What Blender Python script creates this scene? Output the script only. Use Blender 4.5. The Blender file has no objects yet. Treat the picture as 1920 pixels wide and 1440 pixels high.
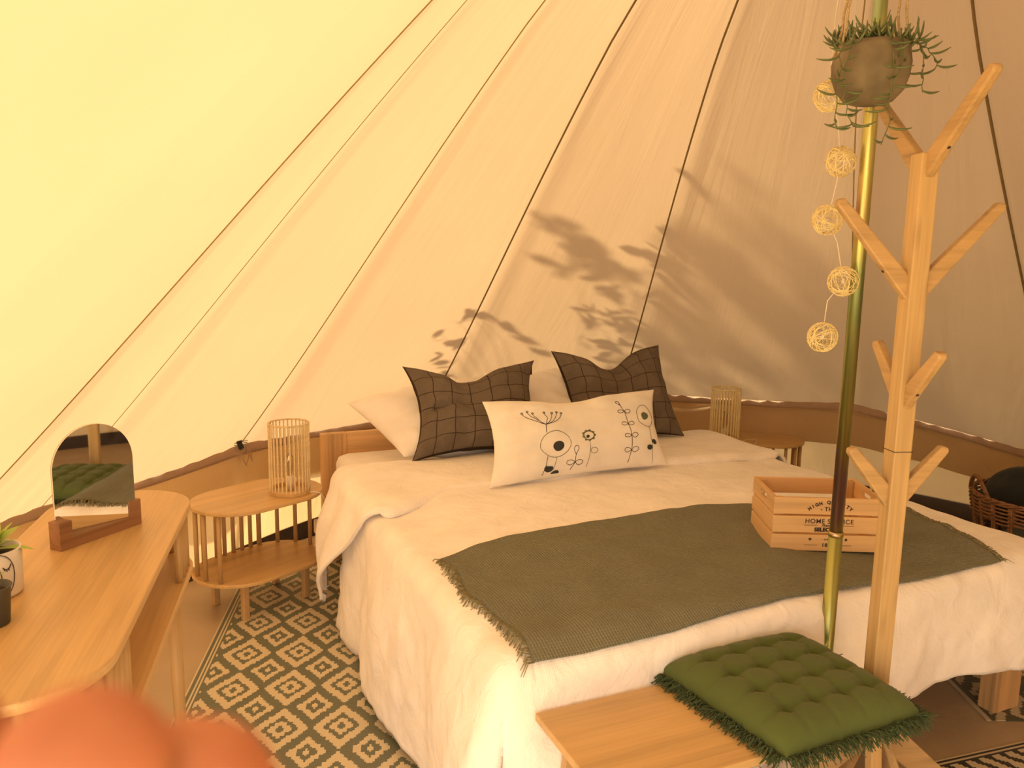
import bpy, bmesh, math, random
import numpy as np
from mathutils import Vector, Matrix, noise
random.seed(7)
rng = np.random.default_rng(7)
PI = math.pi
R = math.radians
sc = bpy.context.scene
COL = sc.collection

# ------------------------------------------------------------------ camera, sky, sun, exposure
CAM_M = Matrix.Translation((0, 0, 1.4)) @ Matrix.Rotation(R(81), 4, 'X') @ Matrix.Rotation(R(1.0), 4, 'Z')
cd = bpy.data.cameras.new('camera')
cam = bpy.data.objects.new('camera', cd)
COL.objects.link(cam)
cam.matrix_world = CAM_M
cd.sensor_width = 36
cd.lens = 28.125
cd.clip_start = 0.01
cd.dof.use_dof = True
cd.dof.focus_distance = 2.6
cd.dof.aperture_fstop = 10.0
sc.camera = cam

w = bpy.data.worlds.new('sky')
sc.world = w
w.use_nodes = True
bg = w.node_tree.nodes['Background']
bg.inputs[0].default_value = (1.0, 0.84, 0.66, 1)
bg.inputs[1].default_value = 1.6

SUN_AZ, SUN_EL = 202, 40
sd = bpy.data.lights.new('sun', 'SUN')
sd.energy = 15
sd.color = (1.0, 0.82, 0.52)
sd.angle = R(2.2)
sun = bpy.data.objects.new('sun', sd)
COL.objects.link(sun)
SV = Vector((math.cos(R(SUN_EL)) * math.cos(R(SUN_AZ)), math.cos(R(SUN_EL)) * math.sin(R(SUN_AZ)), math.sin(R(SUN_EL))))
sun.rotation_euler = SV.to_track_quat('Z', 'Y').to_euler()
sun.location = SV * 12

sc.view_settings.view_transform = 'Standard'
sc.view_settings.look = 'None'
sc.view_settings.gamma = 1
sc.view_settings.use_curve_mapping = False
sc.view_settings.exposure = 0.80
sc.cycles.use_denoising = True
sc.cycles.max_bounces = 10
sc.cycles.diffuse_bounces = 6
sc.cycles.sample_clamp_indirect = 6.0

# ------------------------------------------------------------------ helpers
class MB:
    """collects simple solids and links them as one mesh object"""
    def __init__(s):
        s.v = []; s.f = []
    def add(s, vs, fs):
        k = len(s.v)
        s.v += [tuple(p) for p in vs]
        s.f += [tuple(i + k for i in f) for f in fs]
        return s
    def box(s, x0, x1, y0, y1, z0, z1, M=None):
        vs = [Vector(p) for p in ((x0,y0,z0),(x1,y0,z0),(x1,y1,z0),(x0,y1,z0),(x0,y0,z1),(x1,y0,z1),(x1,y1,z1),(x0,y1,z1))]
        if M is not None: vs = [M @ p for p in vs]
        return s.add(vs, [(0,3,2,1),(4,5,6,7),(0,1,5,4),(1,2,6,5),(2,3,7,6),(3,0,4,7)])
    def tube(s, pts, r, n=8, caps=True):
        pts = [Vector(p) for p in pts]
        rs = r if isinstance(r, (list, tuple)) else [r] * len(pts)
        base = len(s.v); up = None
        for i, p in enumerate(pts):
            t = (pts[min(i+1, len(pts)-1)] - pts[max(i-1, 0)]).normalized()
            if up is None:
                up = t.orthogonal().normalized()
            up = (up - t * up.dot(t))
            up = up.normalized() if up.length > 1e-6 else t.orthogonal().normalized()
            b = t.cross(up)
            for k in range(n):
                a = 2 * PI * k / n
                s.v.append(tuple(p + (up * math.cos(a) + b * math.sin(a)) * rs[i]))
        for i in range(len(pts) - 1):
            for k in range(n):
                a = base + i*n + k; c = base + i*n + (k+1) % n
                s.f.append((a, c, c + n, a + n))
        if caps:
            s.f.append(tuple(base + k for k in range(n))[::-1])
            s.f.append(tuple(base + (len(pts)-1)*n + k for k in range(n)))
        return s
    def lathe(s, prof, n=32, c=(0,0,0)):
        base = len(s.v)
        for (r, z) in prof:
            for k in range(n):
                a = 2*PI*k/n
                s.v.append((c[0] + r*math.cos(a), c[1] + r*math.sin(a), c[2] + z))
        for i in range(len(prof)-1):
            for k in range(n):
                a = base+i*n+k; b = base+i*n+(k+1) % n
                s.f.append((a, b, b+n, a+n))
        return s
    def prism(s, out, z0, z1, M=None):
        n = len(out)
        vs = [Vector((p[0], p[1], z0)) for p in out] + [Vector((p[0], p[1], z1)) for p in out]
        if M is not None: vs = [M @ p for p in vs]
        return s.add(vs, [tuple(range(n))[::-1], tuple(range(n, 2*n))] + [(i, (i+1) % n, (i+1) % n + n, i+n) for i in range(n)])
    def grid(s, P, close_u=False):
        P = np.asarray(P, float); a, b = P.shape[:2]
        k = len(s.v)
        s.v += [tuple(float(q) for q in p) for p in P.reshape(-1, 3)]
        for i in range(a - (0 if close_u else 1)):
            for j in range(b-1):
                i2 = (i+1) % a
                s.f.append((k+i*b+j, k+i2*b+j, k+i2*b+j+1, k+i*b+j+1))
        return s
    def mesh(s, name):
        me = bpy.data.meshes.new(name)
        me.from_pydata(s.v, [], s.f); me.update()
        return me

def obj(name, mb, m, parent=None, smooth=False, bevel=0, M=None, solid=0, sub=0, fix=False):
    me = mb.mesh(name) if isinstance(mb, MB) else mb
    if m is not None and len(me.materials) == 0: me.materials.append(m)
    if fix:
        b = bmesh.new(); b.from_mesh(me); bmesh.ops.recalc_face_normals(b, faces=b.faces); b.to_mesh(me); b.free()
    if smooth: me.polygons.foreach_set('use_smooth', [True] * len(me.polygons))
    o = bpy.data.objects.new(name, me); COL.objects.link(o)
    if parent is not None: o.parent = parent
    if M is not None: o.matrix_local = M
    if solid:
        x = o.modifiers.new('thickness', 'SOLIDIFY'); x.thickness = abs(solid); x.offset = -1 if solid > 0 else 1
    if bevel:
        x = o.modifiers.new('edge', 'BEVEL'); x.width = bevel; x.segments = 2; x.limit_method = 'ANGLE'; x.angle_limit = R(40)
    if sub:
        x = o.modifiers.new('smooth', 'SUBSURF'); x.levels = sub; x.render_levels = sub
    return o

def tag(o, label, cat, group=None, kind=None):
    o['label'] = label; o['category'] = cat
    if group: o['group'] = group
    if kind: o['kind'] = kind
    return o

def thing(name, label, cat, loc=(0,0,0), rz=0, group=None):
    o = bpy.data.objects.new(name, None); COL.objects.link(o)
    o.empty_display_size = 0.05
    o.location = loc; o.rotation_euler = (0, 0, rz)
    return tag(o, label, cat, group)

def struct(o):
    o['kind'] = 'structure'; return o

def copy_tree(o, parent=None):
    c = o.copy(); COL.objects.link(c); c.parent = parent
    for ch in list(o.children): copy_tree(ch, c)
    return c

def T(x, y, z): return Matrix.Translation((x, y, z))
def RZ(a): return Matrix.Rotation(a, 4, 'Z')

def rrect(hx, hy, r, n=8):
    out = []
    for cx, cy, a0 in ((hx-r, hy-r, 0), (-hx+r, hy-r, 90), (-hx+r, -hy+r, 180), (hx-r, -hy+r, 270)):
        for k in range(n+1):
            a = R(a0 + 90*k/n); out.append((cx + r*math.cos(a), cy + r*math.sin(a)))
    return out

_tab = rng.random((64, 64))
def vnoise(x, y, seed=0):
    x = np.asarray(x, float) + seed*7.31; y = np.asarray(y, float) + seed*3.77
    xi = np.floor(x).astype(int); yi = np.floor(y).astype(int); fx = x - xi; fy = y - yi
    fx = fx*fx*(3-2*fx); fy = fy*fy*(3-2*fy)
    g = lambda a, b: _tab[a % 64, b % 64]
    return (g(xi,yi)*(1-fx)*(1-fy) + g(xi+1,yi)*fx*(1-fy) + g(xi,yi+1)*(1-fx)*fy + g(xi+1,yi+1)*fx*fy) * 2 - 1

# ------------------------------------------------------------------ materials
class NT:
    def __init__(s, name):
        s.m = bpy.data.materials.new(name); s.m.use_nodes = True
        s.t = s.m.node_tree; s.b = s.t.nodes['Principled BSDF']; s.out = s.t.nodes['Material Output']
    def n(s, typ, **kw):
        x = s.t.nodes.new(typ)
        for k, v in kw.items():
            if k.startswith('i_'):
                x.inputs[k[2:].replace('_', ' ')].default_value = v
            else: setattr(x, k, v)
        return x
    def l(s, a, b): s.t.links.new(a, b)
    def coord(s, scale=(1,1,1), which='Object', rot=(0,0,0)):
        tc = s.n('ShaderNodeTexCoord'); mp = s.n('ShaderNodeMapping')
        mp.inputs['Scale'].default_value = scale; mp.inputs['Rotation'].default_value = rot
        s.l(tc.outputs[which], mp.inputs['Vector']); return mp.outputs[0]
    def ramp(s, fac, stops):
        r = s.n('ShaderNodeValToRGB'); e = r.color_ramp.elements
        e[0].position, e[0].color = stops[0][0], (*stops[0][1], 1)
        e[1].position, e[1].color = stops[-1][0], (*stops[-1][1], 1)
        for p, c in stops[1:-1]:
            q = e.new(p); q.color = (*c, 1)
        s.l(fac, r.inputs[0]); return r.outputs[0]
    def bump(s, h, strength, dist=0.01, prev=None):
        b = s.n('ShaderNodeBump'); b.inputs['Strength'].default_value = strength; b.inputs['Distance'].default_value = dist
        s.l(h, b.inputs['Height'])
        if prev is not None: s.l(prev, b.inputs['Normal'])
        return b.outputs[0]
    def math(s, op, a, b=None, c=None):
        x = s.n('ShaderNodeMath', operation=op)
        for i, q in enumerate((a, b, c)):
            if q is None: continue
            if isinstance(q, (int, float)): x.inputs[i].default_value = q
            else: s.l(q, x.inputs[i])
        return x.outputs[0]

def mul(c, k): return tuple(min(1, x*k) for x in c)

def plain(name, c, rough=0.6, metal=0, var=0.08, vs=30, bump=0, bs=200, sheen=0, spec=0.5):
    t = NT(name); b = t.b
    v = t.coord()
    nz = t.n('ShaderNodeTexNoise', i_Scale=vs, i_Detail=3.0); t.l(v, nz.inputs['Vector'])
    t.l(t.ramp(nz.outputs[0], [(0.3, mul(c, 1-var)), (0.7, mul(c, 1+var))]), b.inputs['Base Color'])
    b.inputs['Roughness'].default_value = rough; b.inputs['Metallic'].default_value = metal
    b.inputs['Specular IOR Level'].default_value = spec
    if sheen: b.inputs['Sheen Weight'].default_value = sheen
    if bump:
        n2 = t.n('ShaderNodeTexNoise', i_Scale=bs, i_Detail=2.0); t.l(v, n2.inputs['Vector'])
        t.l(t.bump(n2.outputs[0], bump, 0.002), b.inputs['Normal'])
    return t.m

def wood(name, c, axis=0, rough=0.42, scale=1.0, contrast=0.22, knots=0.0, strips=0):
    """grain that runs along the given object axis"""
    t = NT(name); b = t.b
    s1 = [22*scale]*3; s1[axis] = 1.2*scale
    s2 = [160*scale]*3; s2[axis] = 5*scale
    v1 = t.coord(s1); v2 = t.coord(s2)
    n1 = t.n('ShaderNodeTexNoise', i_Scale=1.0, i_Detail=4.0, i_Distortion=0.6); t.l(v1, n1.inputs['Vector'])
    n2 = t.n('ShaderNodeTexNoise', i_Scale=1.0, i_Detail=2.0); t.l(v2, n2.inputs['Vector'])
    mx = t.math('ADD', t.math('MULTIPLY', n1.outputs[0], 0.65), t.math('MULTIPLY', n2.outputs[0], 0.35))
    if knots:
        vk = t.coord([6*scale if i == axis else 26*scale for i in range(3)])
        vo = t.n('ShaderNodeTexVoronoi', i_Scale=1.0); t.l(vk, vo.inputs['Vector'])
        k = t.math('MULTIPLY', t.math('SUBTRACT', 0.28, t.math('MINIMUM', vo.outputs[0], 0.28)), -knots)
        mx = t.math('ADD', mx, k)
    if strips:
        ax = (axis + 1) % 3 if axis != 1 else 0
        sp = t.n('ShaderNodeSeparateXYZ'); t.l(t.coord(), sp.inputs[0])
        f = t.math('FLOOR', t.math('MULTIPLY', sp.outputs[ax], 1/strips))
        wn = t.n('ShaderNodeTexWhiteNoise', noise_dimensions='1D'); t.l(f, wn.inputs['W'])
        mx = t.math('ADD', mx, t.math('MULTIPLY', t.math('SUBTRACT', wn.outputs[0], 0.5), 0.16))
    t.l(t.ramp(mx, [(0.28, mul(c, 1-contrast*1.5)), (0.5, c), (0.72, mul(c, 1+contrast))]), b.inputs['Base Color'])
    b.inputs['Roughness'].default_value = rough
    t.l(t.bump(n2.outputs[0], 0.08, 0.001), b.inputs['Normal'])
    return t.m

def fabric(name, c, weave=0.003, strength=0.25, crinkle=0.3, cs=18, rough=0.9, var=0.06, translucent=0.0):
    t = NT(name); b = t.b
    v = t.coord()
    w1 = t.n('ShaderNodeTexWave', wave_type='BANDS', bands_direction='X', i_Scale=0.314/weave, i_Distortion=0.6); t.l(v, w1.inputs['Vector'])
    w2 = t.n('ShaderNodeTexWave', wave_type='BANDS', bands_direction='Y', i_Scale=0.314/weave, i_Distortion=0.6); t.l(v, w2.inputs['Vector'])
    h = t.math('ADD', w1.outputs[1], w2.outputs[1])
    nb = t.bump(h, strength, weave*0.4)
    nz = t.n('ShaderNodeTexNoise', i_Scale=cs, i_Detail=5.0, i_Roughness=0.55, i_Distortion=0.8); t.l(v, nz.inputs['Vector'])
    nb = t.bump(nz.outputs[0], crinkle, 0.016, nb)
    t.l(nb, b.inputs['Normal'])
    n3 = t.n('ShaderNodeTexNoise', i_Scale=9.0, i_Detail=4.0); t.l(v, n3.inputs['Vector'])
    t.l(t.ramp(n3.outputs[0], [(0.3, mul(c, 1-var)), (0.7, mul(c, 1+var))]), b.inputs['Base Color'])
    b.inputs['Roughness'].default_value = rough
    b.inputs['Specular IOR Level'].default_value = 0.15
    b.inputs['Sheen Weight'].default_value = 0.15
    return t.m

def canvas_mat(name, refl, trans, mixf=0.5, wrinkle=0.35):
    t = NT(name); t.t.nodes.remove(t.b)
    v = t.coord()
    sp = t.n('ShaderNodeSeparateXYZ'); t.l(v, sp.inputs[0])
    # polar coordinates round the pole, so that creases run up and down the cloth
    ang = t.math('ARCTAN2', sp.outputs[1], sp.outputs[0])
    cb = t.n('ShaderNodeCombineXYZ'); t.l(t.math('MULTIPLY', ang, 11.0), cb.inputs[0]); t.l(t.math('MULTIPLY', sp.outputs[2], 1.1), cb.inputs[1])
    n1 = t.n('ShaderNodeTexNoise', i_Scale=1.0, i_Detail=5.0, i_Roughness=0.55, i_Distortion=0.9); t.l(cb.outputs[0], n1.inputs['Vector'])
    n2 = t.n('ShaderNodeTexNoise', i_Scale=420.0, i_Detail=1.0); t.l(v, n2.inputs['Vector'])
    nb = t.bump(n1.outputs[0], wrinkle, 0.035)
    nb = t.bump(n2.outputs[0], 0.12, 0.001, nb)
    n3 = t.n('ShaderNodeTexNoise', i_Scale=1.6, i_Detail=3.0); t.l(v, n3.inputs['Vector'])
    d = t.n('ShaderNodeBsdfDiffuse'); tr = t.n('ShaderNodeBsdfTranslucent'); mx = t.n('ShaderNodeMixShader')
    mx.inputs[0].default_value = mixf
    d.inputs[0].default_value = (*refl, 1)
    t.l(t.ramp(n3.outputs[0], [(0.3, mul(trans, 0.93)), (0.7, trans)]), tr.inputs[0])
    t.l(nb, d.inputs['Normal']); t.l(nb, tr.inputs['Normal'])
    t.l(d.outputs[0], mx.inputs[1]); t.l(tr.outputs[0], mx.inputs[2]); t.l(mx.outputs[0], t.out.inputs[0])
    return t.m

M = {}
M['canvas'] = canvas_mat('cream_canvas', (0.31, 0.22, 0.15), (0.96, 0.675, 0.41), 0.123, 0.17)
M['wall'] = canvas_mat('canvas_wall', (0.46, 0.33, 0.20), (0.85, 0.60, 0.32), 0.2, 0.4)
M['seam'] = plain('seam_webbing', (0.30, 0.21, 0.09), 0.9)
M['seam_dark'] = plain('dark_seam_webbing', (0.16, 0.105, 0.04), 0.9)
M['hem'] = fabric('hem_band', (0.40, 0.27, 0.18), 0.004, 0.3, 0.3, 30)
M['pvc'] = plain('dark_groundsheet_edge', (0.05, 0.035, 0.03), 0.6)
M['bamboo_x'] = wood('bamboo_along_x', (0.58, 0.38, 0.165), 0, 0.38, 1.0, 0.16, 0, 0.022)
M['bamboo_y'] = wood('bamboo_along_y', (0.62, 0.37, 0.145), 1, 0.38, 1.0, 0.16, 0, 0.022)
M['bamboo_z'] = wood('bamboo_along_z', (0.50, 0.32, 0.14), 2, 0.42, 1.0, 0.18)
M['stand_z'] = wood('stand_wood', (0.49, 0.33, 0.15), 2, 0.45, 1.0, 0.2, 0.8)
M['stand_x'] = wood('stand_arm_wood', (0.44, 0.285, 0.13), 0, 0.45, 1.0, 0.2, 0.8)
M['pine_x'] = wood('pine_along_x', (0.66, 0.42, 0.20), 0, 0.55, 0.5, 0.22, 0.5)
M['pine_y'] = wood('pine_along_y', (0.66, 0.42, 0.20), 1, 0.55, 0.5, 0.22, 0.5)
M['pine_z'] = wood('pine_along_z', (0.62, 0.38, 0.17), 2, 0.5, 0.6, 0.28, 1.0)
M['walnut'] = wood('dark_wood', (0.30, 0.15, 0.07), 0, 0.5, 0.8, 0.3)
M['linen'] = fabric('white_linen', (0.93, 0.90, 0.88), 0.004, 0.15, 0.6, 13)
M['sheet'] = fabric('white_sheet', (0.88, 0.85, 0.84), 0.003, 0.06, 0.12, 8)
M['pillow_white'] = fabric('white_pillow', (0.87, 0.84, 0.82), 0.003, 0.08, 0.22, 12)
M['lumbar'] = fabric('cream_cotton', (0.86, 0.83, 0.78), 0.0025, 0.12, 0.15, 10)
M['thread_dark'] = plain('dark_thread', (0.035, 0.025, 0.025), 0.9)
M['thread_green'] = plain('green_thread', (0.11, 0.12, 0.05), 0.9)
M['felt_grey'] = plain('dark_grey_felt', (0.04, 0.045, 0.045), 0.95)
M['felt_green'] = plain('grey_green_felt', (0.10, 0.12, 0.08), 0.95)
M['green'] = fabric('moss_green_cotton', (0.086, 0.115, 0.032), 0.002, 0.15, 0.12, 20)
M['fringe_green'] = plain('dark_green_fringe', (0.055, 0.085, 0.035), 0.95, 0, 0.3, 200)
M['throw'] = fabric('olive_waffle_weave', (0.215, 0.215, 0.145), 0.0075, 0.9, 0.25, 10)
M['fringe_olive'] = plain('olive_fringe', (0.23, 0.21, 0.12), 0.95, 0, 0.25, 150)
M['rattan'] = plain('pale_rattan', (0.70, 0.57, 0.34), 0.6, 0, 0.15, 60)
M['rattan_light'] = plain('bleached_rattan', (0.80, 0.68, 0.36), 0.6, 0, 0.1, 60)
M['wicker'] = plain('brown_wicker', (0.22, 0.105, 0.045), 0.5, 0, 0.35, 60)
M['white_plastic'] = plain('white_plastic', (0.75, 0.68, 0.58), 0.4)
M['white_ceramic'] = plain('white_ceramic', (0.72, 0.68, 0.62), 0.3)
M['grey_pot'] = plain('dark_grey_pot', (0.075, 0.075, 0.06), 0.5)
M['concrete'] = plain('grey_brown_concrete', (0.17, 0.135, 0.085), 0.85, 0, 0.35, 14, 0.5, 60)
M['soil'] = plain('potting_soil', (0.04, 0.025, 0.015), 0.95, 0, 0.5, 120, 0.8, 150)
M['leaf'] = plain('fresh_green_leaf', (0.30, 0.42, 0.06), 0.45, 0, 0.2)
M['succulent'] = plain('dark_green_leaf', (0.10, 0.13, 0.05), 0.5, 0, 0.25, 40)
M['jute'] = plain('jute_rope', (0.42, 0.31, 0.17), 0.9, 0, 0.3, 200)
M['black'] = plain('matt_black', (0.02, 0.02, 0.02), 0.6)
M['ink'] = plain('printed_ink', (0.03, 0.02, 0.02), 0.8)
M['metal_buckle'] = plain('steel_buckle', (0.5, 0.48, 0.42), 0.35, 1.0)
M['blanket_dark'] = fabric('charcoal_blanket', (0.022, 0.024, 0.022), 0.004, 0.2, 0.5, 14)
M['blanket_grey'] = fabric('grey_blue_cloth', (0.11, 0.12, 0.10), 0.004, 0.2, 0.4, 12)
M['wool'] = plain('pale_wool', (0.62, 0.58, 0.50), 0.95, 0, 0.15, 60, 1.0, 90)
M['skin'] = None
M['grass'] = plain('pale_bounce_ground', (0.48, 0.42, 0.28), 0.95, 0, 0.3, 3)  # unseen ground outside, paled to bounce sunlight in through the door
M['bush_leaf'] = plain('bush_leaf', (0.10, 0.17, 0.05), 0.6)
M['bark'] = plain('bark', (0.15, 0.10, 0.06), 0.9)

def floor_mat():
    t = NT('brown_groundsheet'); b = t.b; v = t.coord()
    n1 = t.n('ShaderNodeTexNoise', i_Scale=1.7, i_Detail=4.0, i_Distortion=1.2); t.l(v, n1.inputs['Vector'])
    n2 = t.n('ShaderNodeTexNoise', i_Scale=300.0, i_Detail=1.0); t.l(v, n2.inputs['Vector'])
    t.l(t.ramp(n1.outputs[0], [(0.3, (0.42, 0.32, 0.21)), (0.7, (0.50, 0.385, 0.26))]), b.inputs['Base Color'])
    b.inputs['Roughness'].default_value = 0.42
    t.l(t.bump(n2.outputs[0], 0.1, 0.001, t.bump(n1.outputs[0], 0.5, 0.05)), b.inputs['Normal'])
    return t.m
M['floor'] = floor_mat()

def pole_mat():
    """zinc passivated steel: gold, green and violet interference tints along the tube"""
    t = NT('iridescent_zinc'); b = t.b
    v = t.coord((7, 7, 1.7))
    n = t.n('ShaderNodeTexNoise', i_Scale=1.0, i_Detail=2.0, i_Distortion=0.5); t.l(v, n.inputs['Vector'])
    t.l(t.ramp(n.outputs[0], [(0.30, (0.42, 0.26, 0.26)), (0.40, (0.50, 0.40, 0.16)), (0.50, (0.52, 0.50, 0.18)), (0.58, (0.30, 0.40, 0.18)), (0.7, (0.36, 0.48, 0.36))]), b.inputs['Base Color'])
    b.inputs['Metallic'].default_value = 1.0; b.inputs['Roughness'].default_value = 0.36
    return t.m
M['pole'] = pole_mat()
M['pole_low'] = plain('olive_zinc', (0.36, 0.37, 0.13), 0.33, 1.0, 0.15, 6)

def mirror_mat():
    t = NT('mirror_silver'); t.b.inputs['Base Color'].default_value = (0.78, 0.78, 0.76, 1)
    t.b.inputs['Metallic'].default_value = 1.0; t.b.inputs['Roughness'].default_value = 0.02
    return t.m
M['mirror'] = mirror_mat()

def glass_mat():
    t = NT('clear_glass'); t.b.inputs['Transmission Weight'].default_value = 1.0
    t.b.inputs['Roughness'].default_value = 0.02; t.b.inputs['IOR'].default_value = 1.3
    return t.m
M['glass'] = glass_mat()

def skin_mat():
    t = NT('skin'); b = t.b; v = t.coord()
    n = t.n('ShaderNodeTexNoise', i_Scale=60.0, i_Detail=2.0); t.l(v, n.inputs['Vector'])
    t.l(t.ramp(n.outputs[0], [(0.35, (0.40, 0.14, 0.06)), (0.65, (0.50, 0.20, 0.10))]), b.inputs['Base Color'])
    b.inputs['Subsurface Weight'].default_value = 0.5
    b.inputs['Subsurface Radius'].default_value = (0.01, 0.003, 0.0015)
    b.inputs['Subsurface Scale'].default_value = 1.0
    b.inputs['Roughness'].default_value = 0.55
    return t.m
M['skin'] = skin_mat()

def check_mat(spu, spv):
    """brown cushion cover with a thin dark window-pane check, laid out on the UV map"""
    t = NT('brown_check'); b = t.b
    uv = t.n('ShaderNodeTexCoord'); sp = t.n('ShaderNodeSeparateXYZ'); t.l(uv.outputs['UV'], sp.inputs[0])
    def line(o, n):
        f = t.math('FRACT', t.math('MULTIPLY', o, n)); return t.math('LESS_THAN', f, 0.045)
    ln = t.math('MAXIMUM', line(sp.outputs[0], spu), line(sp.outputs[1], spv))
    v = t.coord(); nz = t.n('ShaderNodeTexNoise', i_Scale=14.0, i_Detail=5.0, i_Distortion=0.8); t.l(v, nz.inputs['Vector'])
    mx = t.n('ShaderNodeMix', data_type='RGBA'); t.l(ln, mx.inputs[0])
    t.l(t.ramp(nz.outputs[0], [(0.3, (0.135, 0.108, 0.085)), (0.7, (0.165, 0.132, 0.105))]), mx.inputs[6]); mx.inputs[7].default_value = (0.04, 0.028, 0.02, 1)
    t.l(mx.outputs[2], b.inputs['Base Color'])
    b.inputs['Roughness'].default_value = 0.9; b.inputs['Specular IOR Level'].default_value = 0.1
    t.l(t.bump(nz.outputs[0], 0.7, 0.014), b.inputs['Normal'])
    return t.m

def attr_mat(name, bumpstr=0.3):
    t = NT(name); b = t.b
    a = t.n('ShaderNodeAttribute', attribute_name='dye'); t.l(a.outputs['Color'], b.inputs['Base Color'])
    w1 = t.n('ShaderNodeTexWave', wave_type='BANDS', bands_direction='Y', i_Scale=60.0); t.l(t.coord(), w1.inputs['Vector'])
    t.l(t.bump(w1.outputs[1], bumpstr, 0.002), b.inputs['Normal']); b.inputs['Roughness'].default_value = 0.5
    return t.m
M['rug'] = attr_mat('woven_rug')

# ------------------------------------------------------------------ the tent
CX, CY = 0.825, 1.95
APEX, KS = 2.95, 2.5 / 2.35
PINS = [(-68, .5), (-50, .5), (-30, .5), (-5, .5), (20, .47), (45.5, .46), (66.7, .66), (95.5, .685), (120.5, .585), (143, .545), (162.5, .49), (171.5, .49), (212, .5)]
MIDZ = {66.7: .575, 95.5: .65, 120.5: .60, 143: .56, 162.5: .475, 45.5: .47}     # ring height half way to the pin before
def ring_pts(n=12):
    """fine list of (azimuth, ring height, u inside the panel, panel index)"""
    out = []
    for i in range(len(PINS)-1):
        a0, z0 = PINS[i]; a1, z1 = PINS[i+1]
        zm = MIDZ.get(a1, (z0+z1)/2)
        for k in range(n+1):
            u = k/n
            z = z0*(1-u)*(1-2*u) + zm*4*u*(1-u) + z1*u*(2*u-1)
            out.append((a0 + (a1-a0)*u, z, u, i))
    return out
def lean(z):
    k = max(0, min(1, (z-.6)/1.5)); k = k*k*(3-2*k)
    if z > 2.1: k *= max(0, (2.9-z)/.8)
    return -.062*k, -.012*k
def canopy_point(az, z, zr, u, width, sag=1.0):
    r = KS * (APEX - z)
    f = r / 2.5
    w_ = min(1.0, width/22)
    ul = 1-u                       # the lip lies beside the seam with the larger azimuth
    d = -0.052*math.sin(PI*u)**1.0 * w_
    if ul < 0.12: d += 0.020*math.sin(PI*ul/0.12)
    d *= min(1.0, f*1.1) * sag
    r += d
    ox, oy = lean(z)
    return (r*math.cos(R(az)) + ox, r*math.sin(R(az)) + oy, z)

canopy = struct(bpy.data.objects.new('ceiling', None)); COL.objects.link(canopy); canopy.location = (CX, CY, 0)
NP = 24
for i in range(len(PINS)-1):
    pts = [q for q in ring_pts(NP) if q[3] == i]
    wdt = PINS[i+1][0] - PINS[i][0]
    rows = []
    for (az, zr, u, _) in pts:
        col = []
        for k in range(21):
            t_ = k/20
            z = zr + (APEX - 0.05 - zr)*t_
            pin = min(1, t_*8) if True else 1
            col.append(canopy_point(az, z, zr, u, wdt, 0.35 + 0.65*pin))
        rows.append(col)
    P = np.array(rows)
    # small puckers above the hem
    for a in range(P.shape[0]):
        for b_ in range(0, 4):
            P[a, b_, :2] *= 1 + 0.0016*(3-b_)/3*math.sin(pts[a][0]*2.9) 
    o = obj('canvas_panel', MB().grid(P), M['canvas'], canopy, smooth=True, solid=0)
# the A-shaped door: side panels run from the cone up to a ridge over the entrance
atop = Vector((2.6*math.cos(R(247)), 2.6*math.sin(R(247)), 1.95)); apx = Vector((0, 0, APEX-.04))
for azr, azf in ((212, 229), (292, 265)):
    zr_ = .5; rr_ = KS*(APEX-zr_); rows = []
    foot = Vector((2.6*math.cos(R(azf)), 2.6*math.sin(R(azf)), .0))
    for k in range(21):
        t_ = k/20; z = zr_ + (APEX-.05-zr_)*t_
        a = Vector(canopy_point(azr, z, zr_, 0, 20, 1)); b_ = atop.lerp(apx, t_)
        rows.append([a.lerp(b_, q/12) + Vector((0, 0, -.03*math.sin(PI*q/12)*math.sin(PI*t_))) for q in range(13)])
    obj('canvas_panel', MB().grid(rows), M['canvas'], canopy, smooth=True)
    rg = Vector(canopy_point(azr, zr_, zr_, 0, 20, 1)); rb_, zb_ = 2.58, .04
    bs_ = Vector((rb_*math.cos(R(azr)), rb_*math.sin(R(azr)), zb_))
    obj('door_pole', MB().tube([atop*1.0 + Vector((0, 0, -.02)), foot], .013, 10), M['seam'], canopy, smooth=True)
obj('peak_cap', MB().lathe([(0.002, 2.93), (0.05, 2.92), (0.07, 2.88), (0.075, 2.86)], 24), M['hem'], canopy, smooth=True)
SEAMW = {120.5: .0056, 95.5: .0062, 143: .0034, 171.5: .0030, 162.5: .0018, 66.7: .004, 45.5: .008}
for az, z0 in PINS[:-1]:
    hw = SEAMW.get(az, .004)
    A = []
    for k in range(30):
        z = z0 - 0.01 + (APEX - 0.05 - z0)*k/29
        r = KS*(APEX-z) - 0.003
        ox, oy = lean(z); c = Vector((r*math.cos(R(az)) + ox, r*math.sin(R(az)) + oy, z))
        A.append(c)
    obj('seam', MB().tube(A, hw*0.62, 5), M['seam'] if hw < .005 else M['seam_dark'], canopy)
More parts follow.
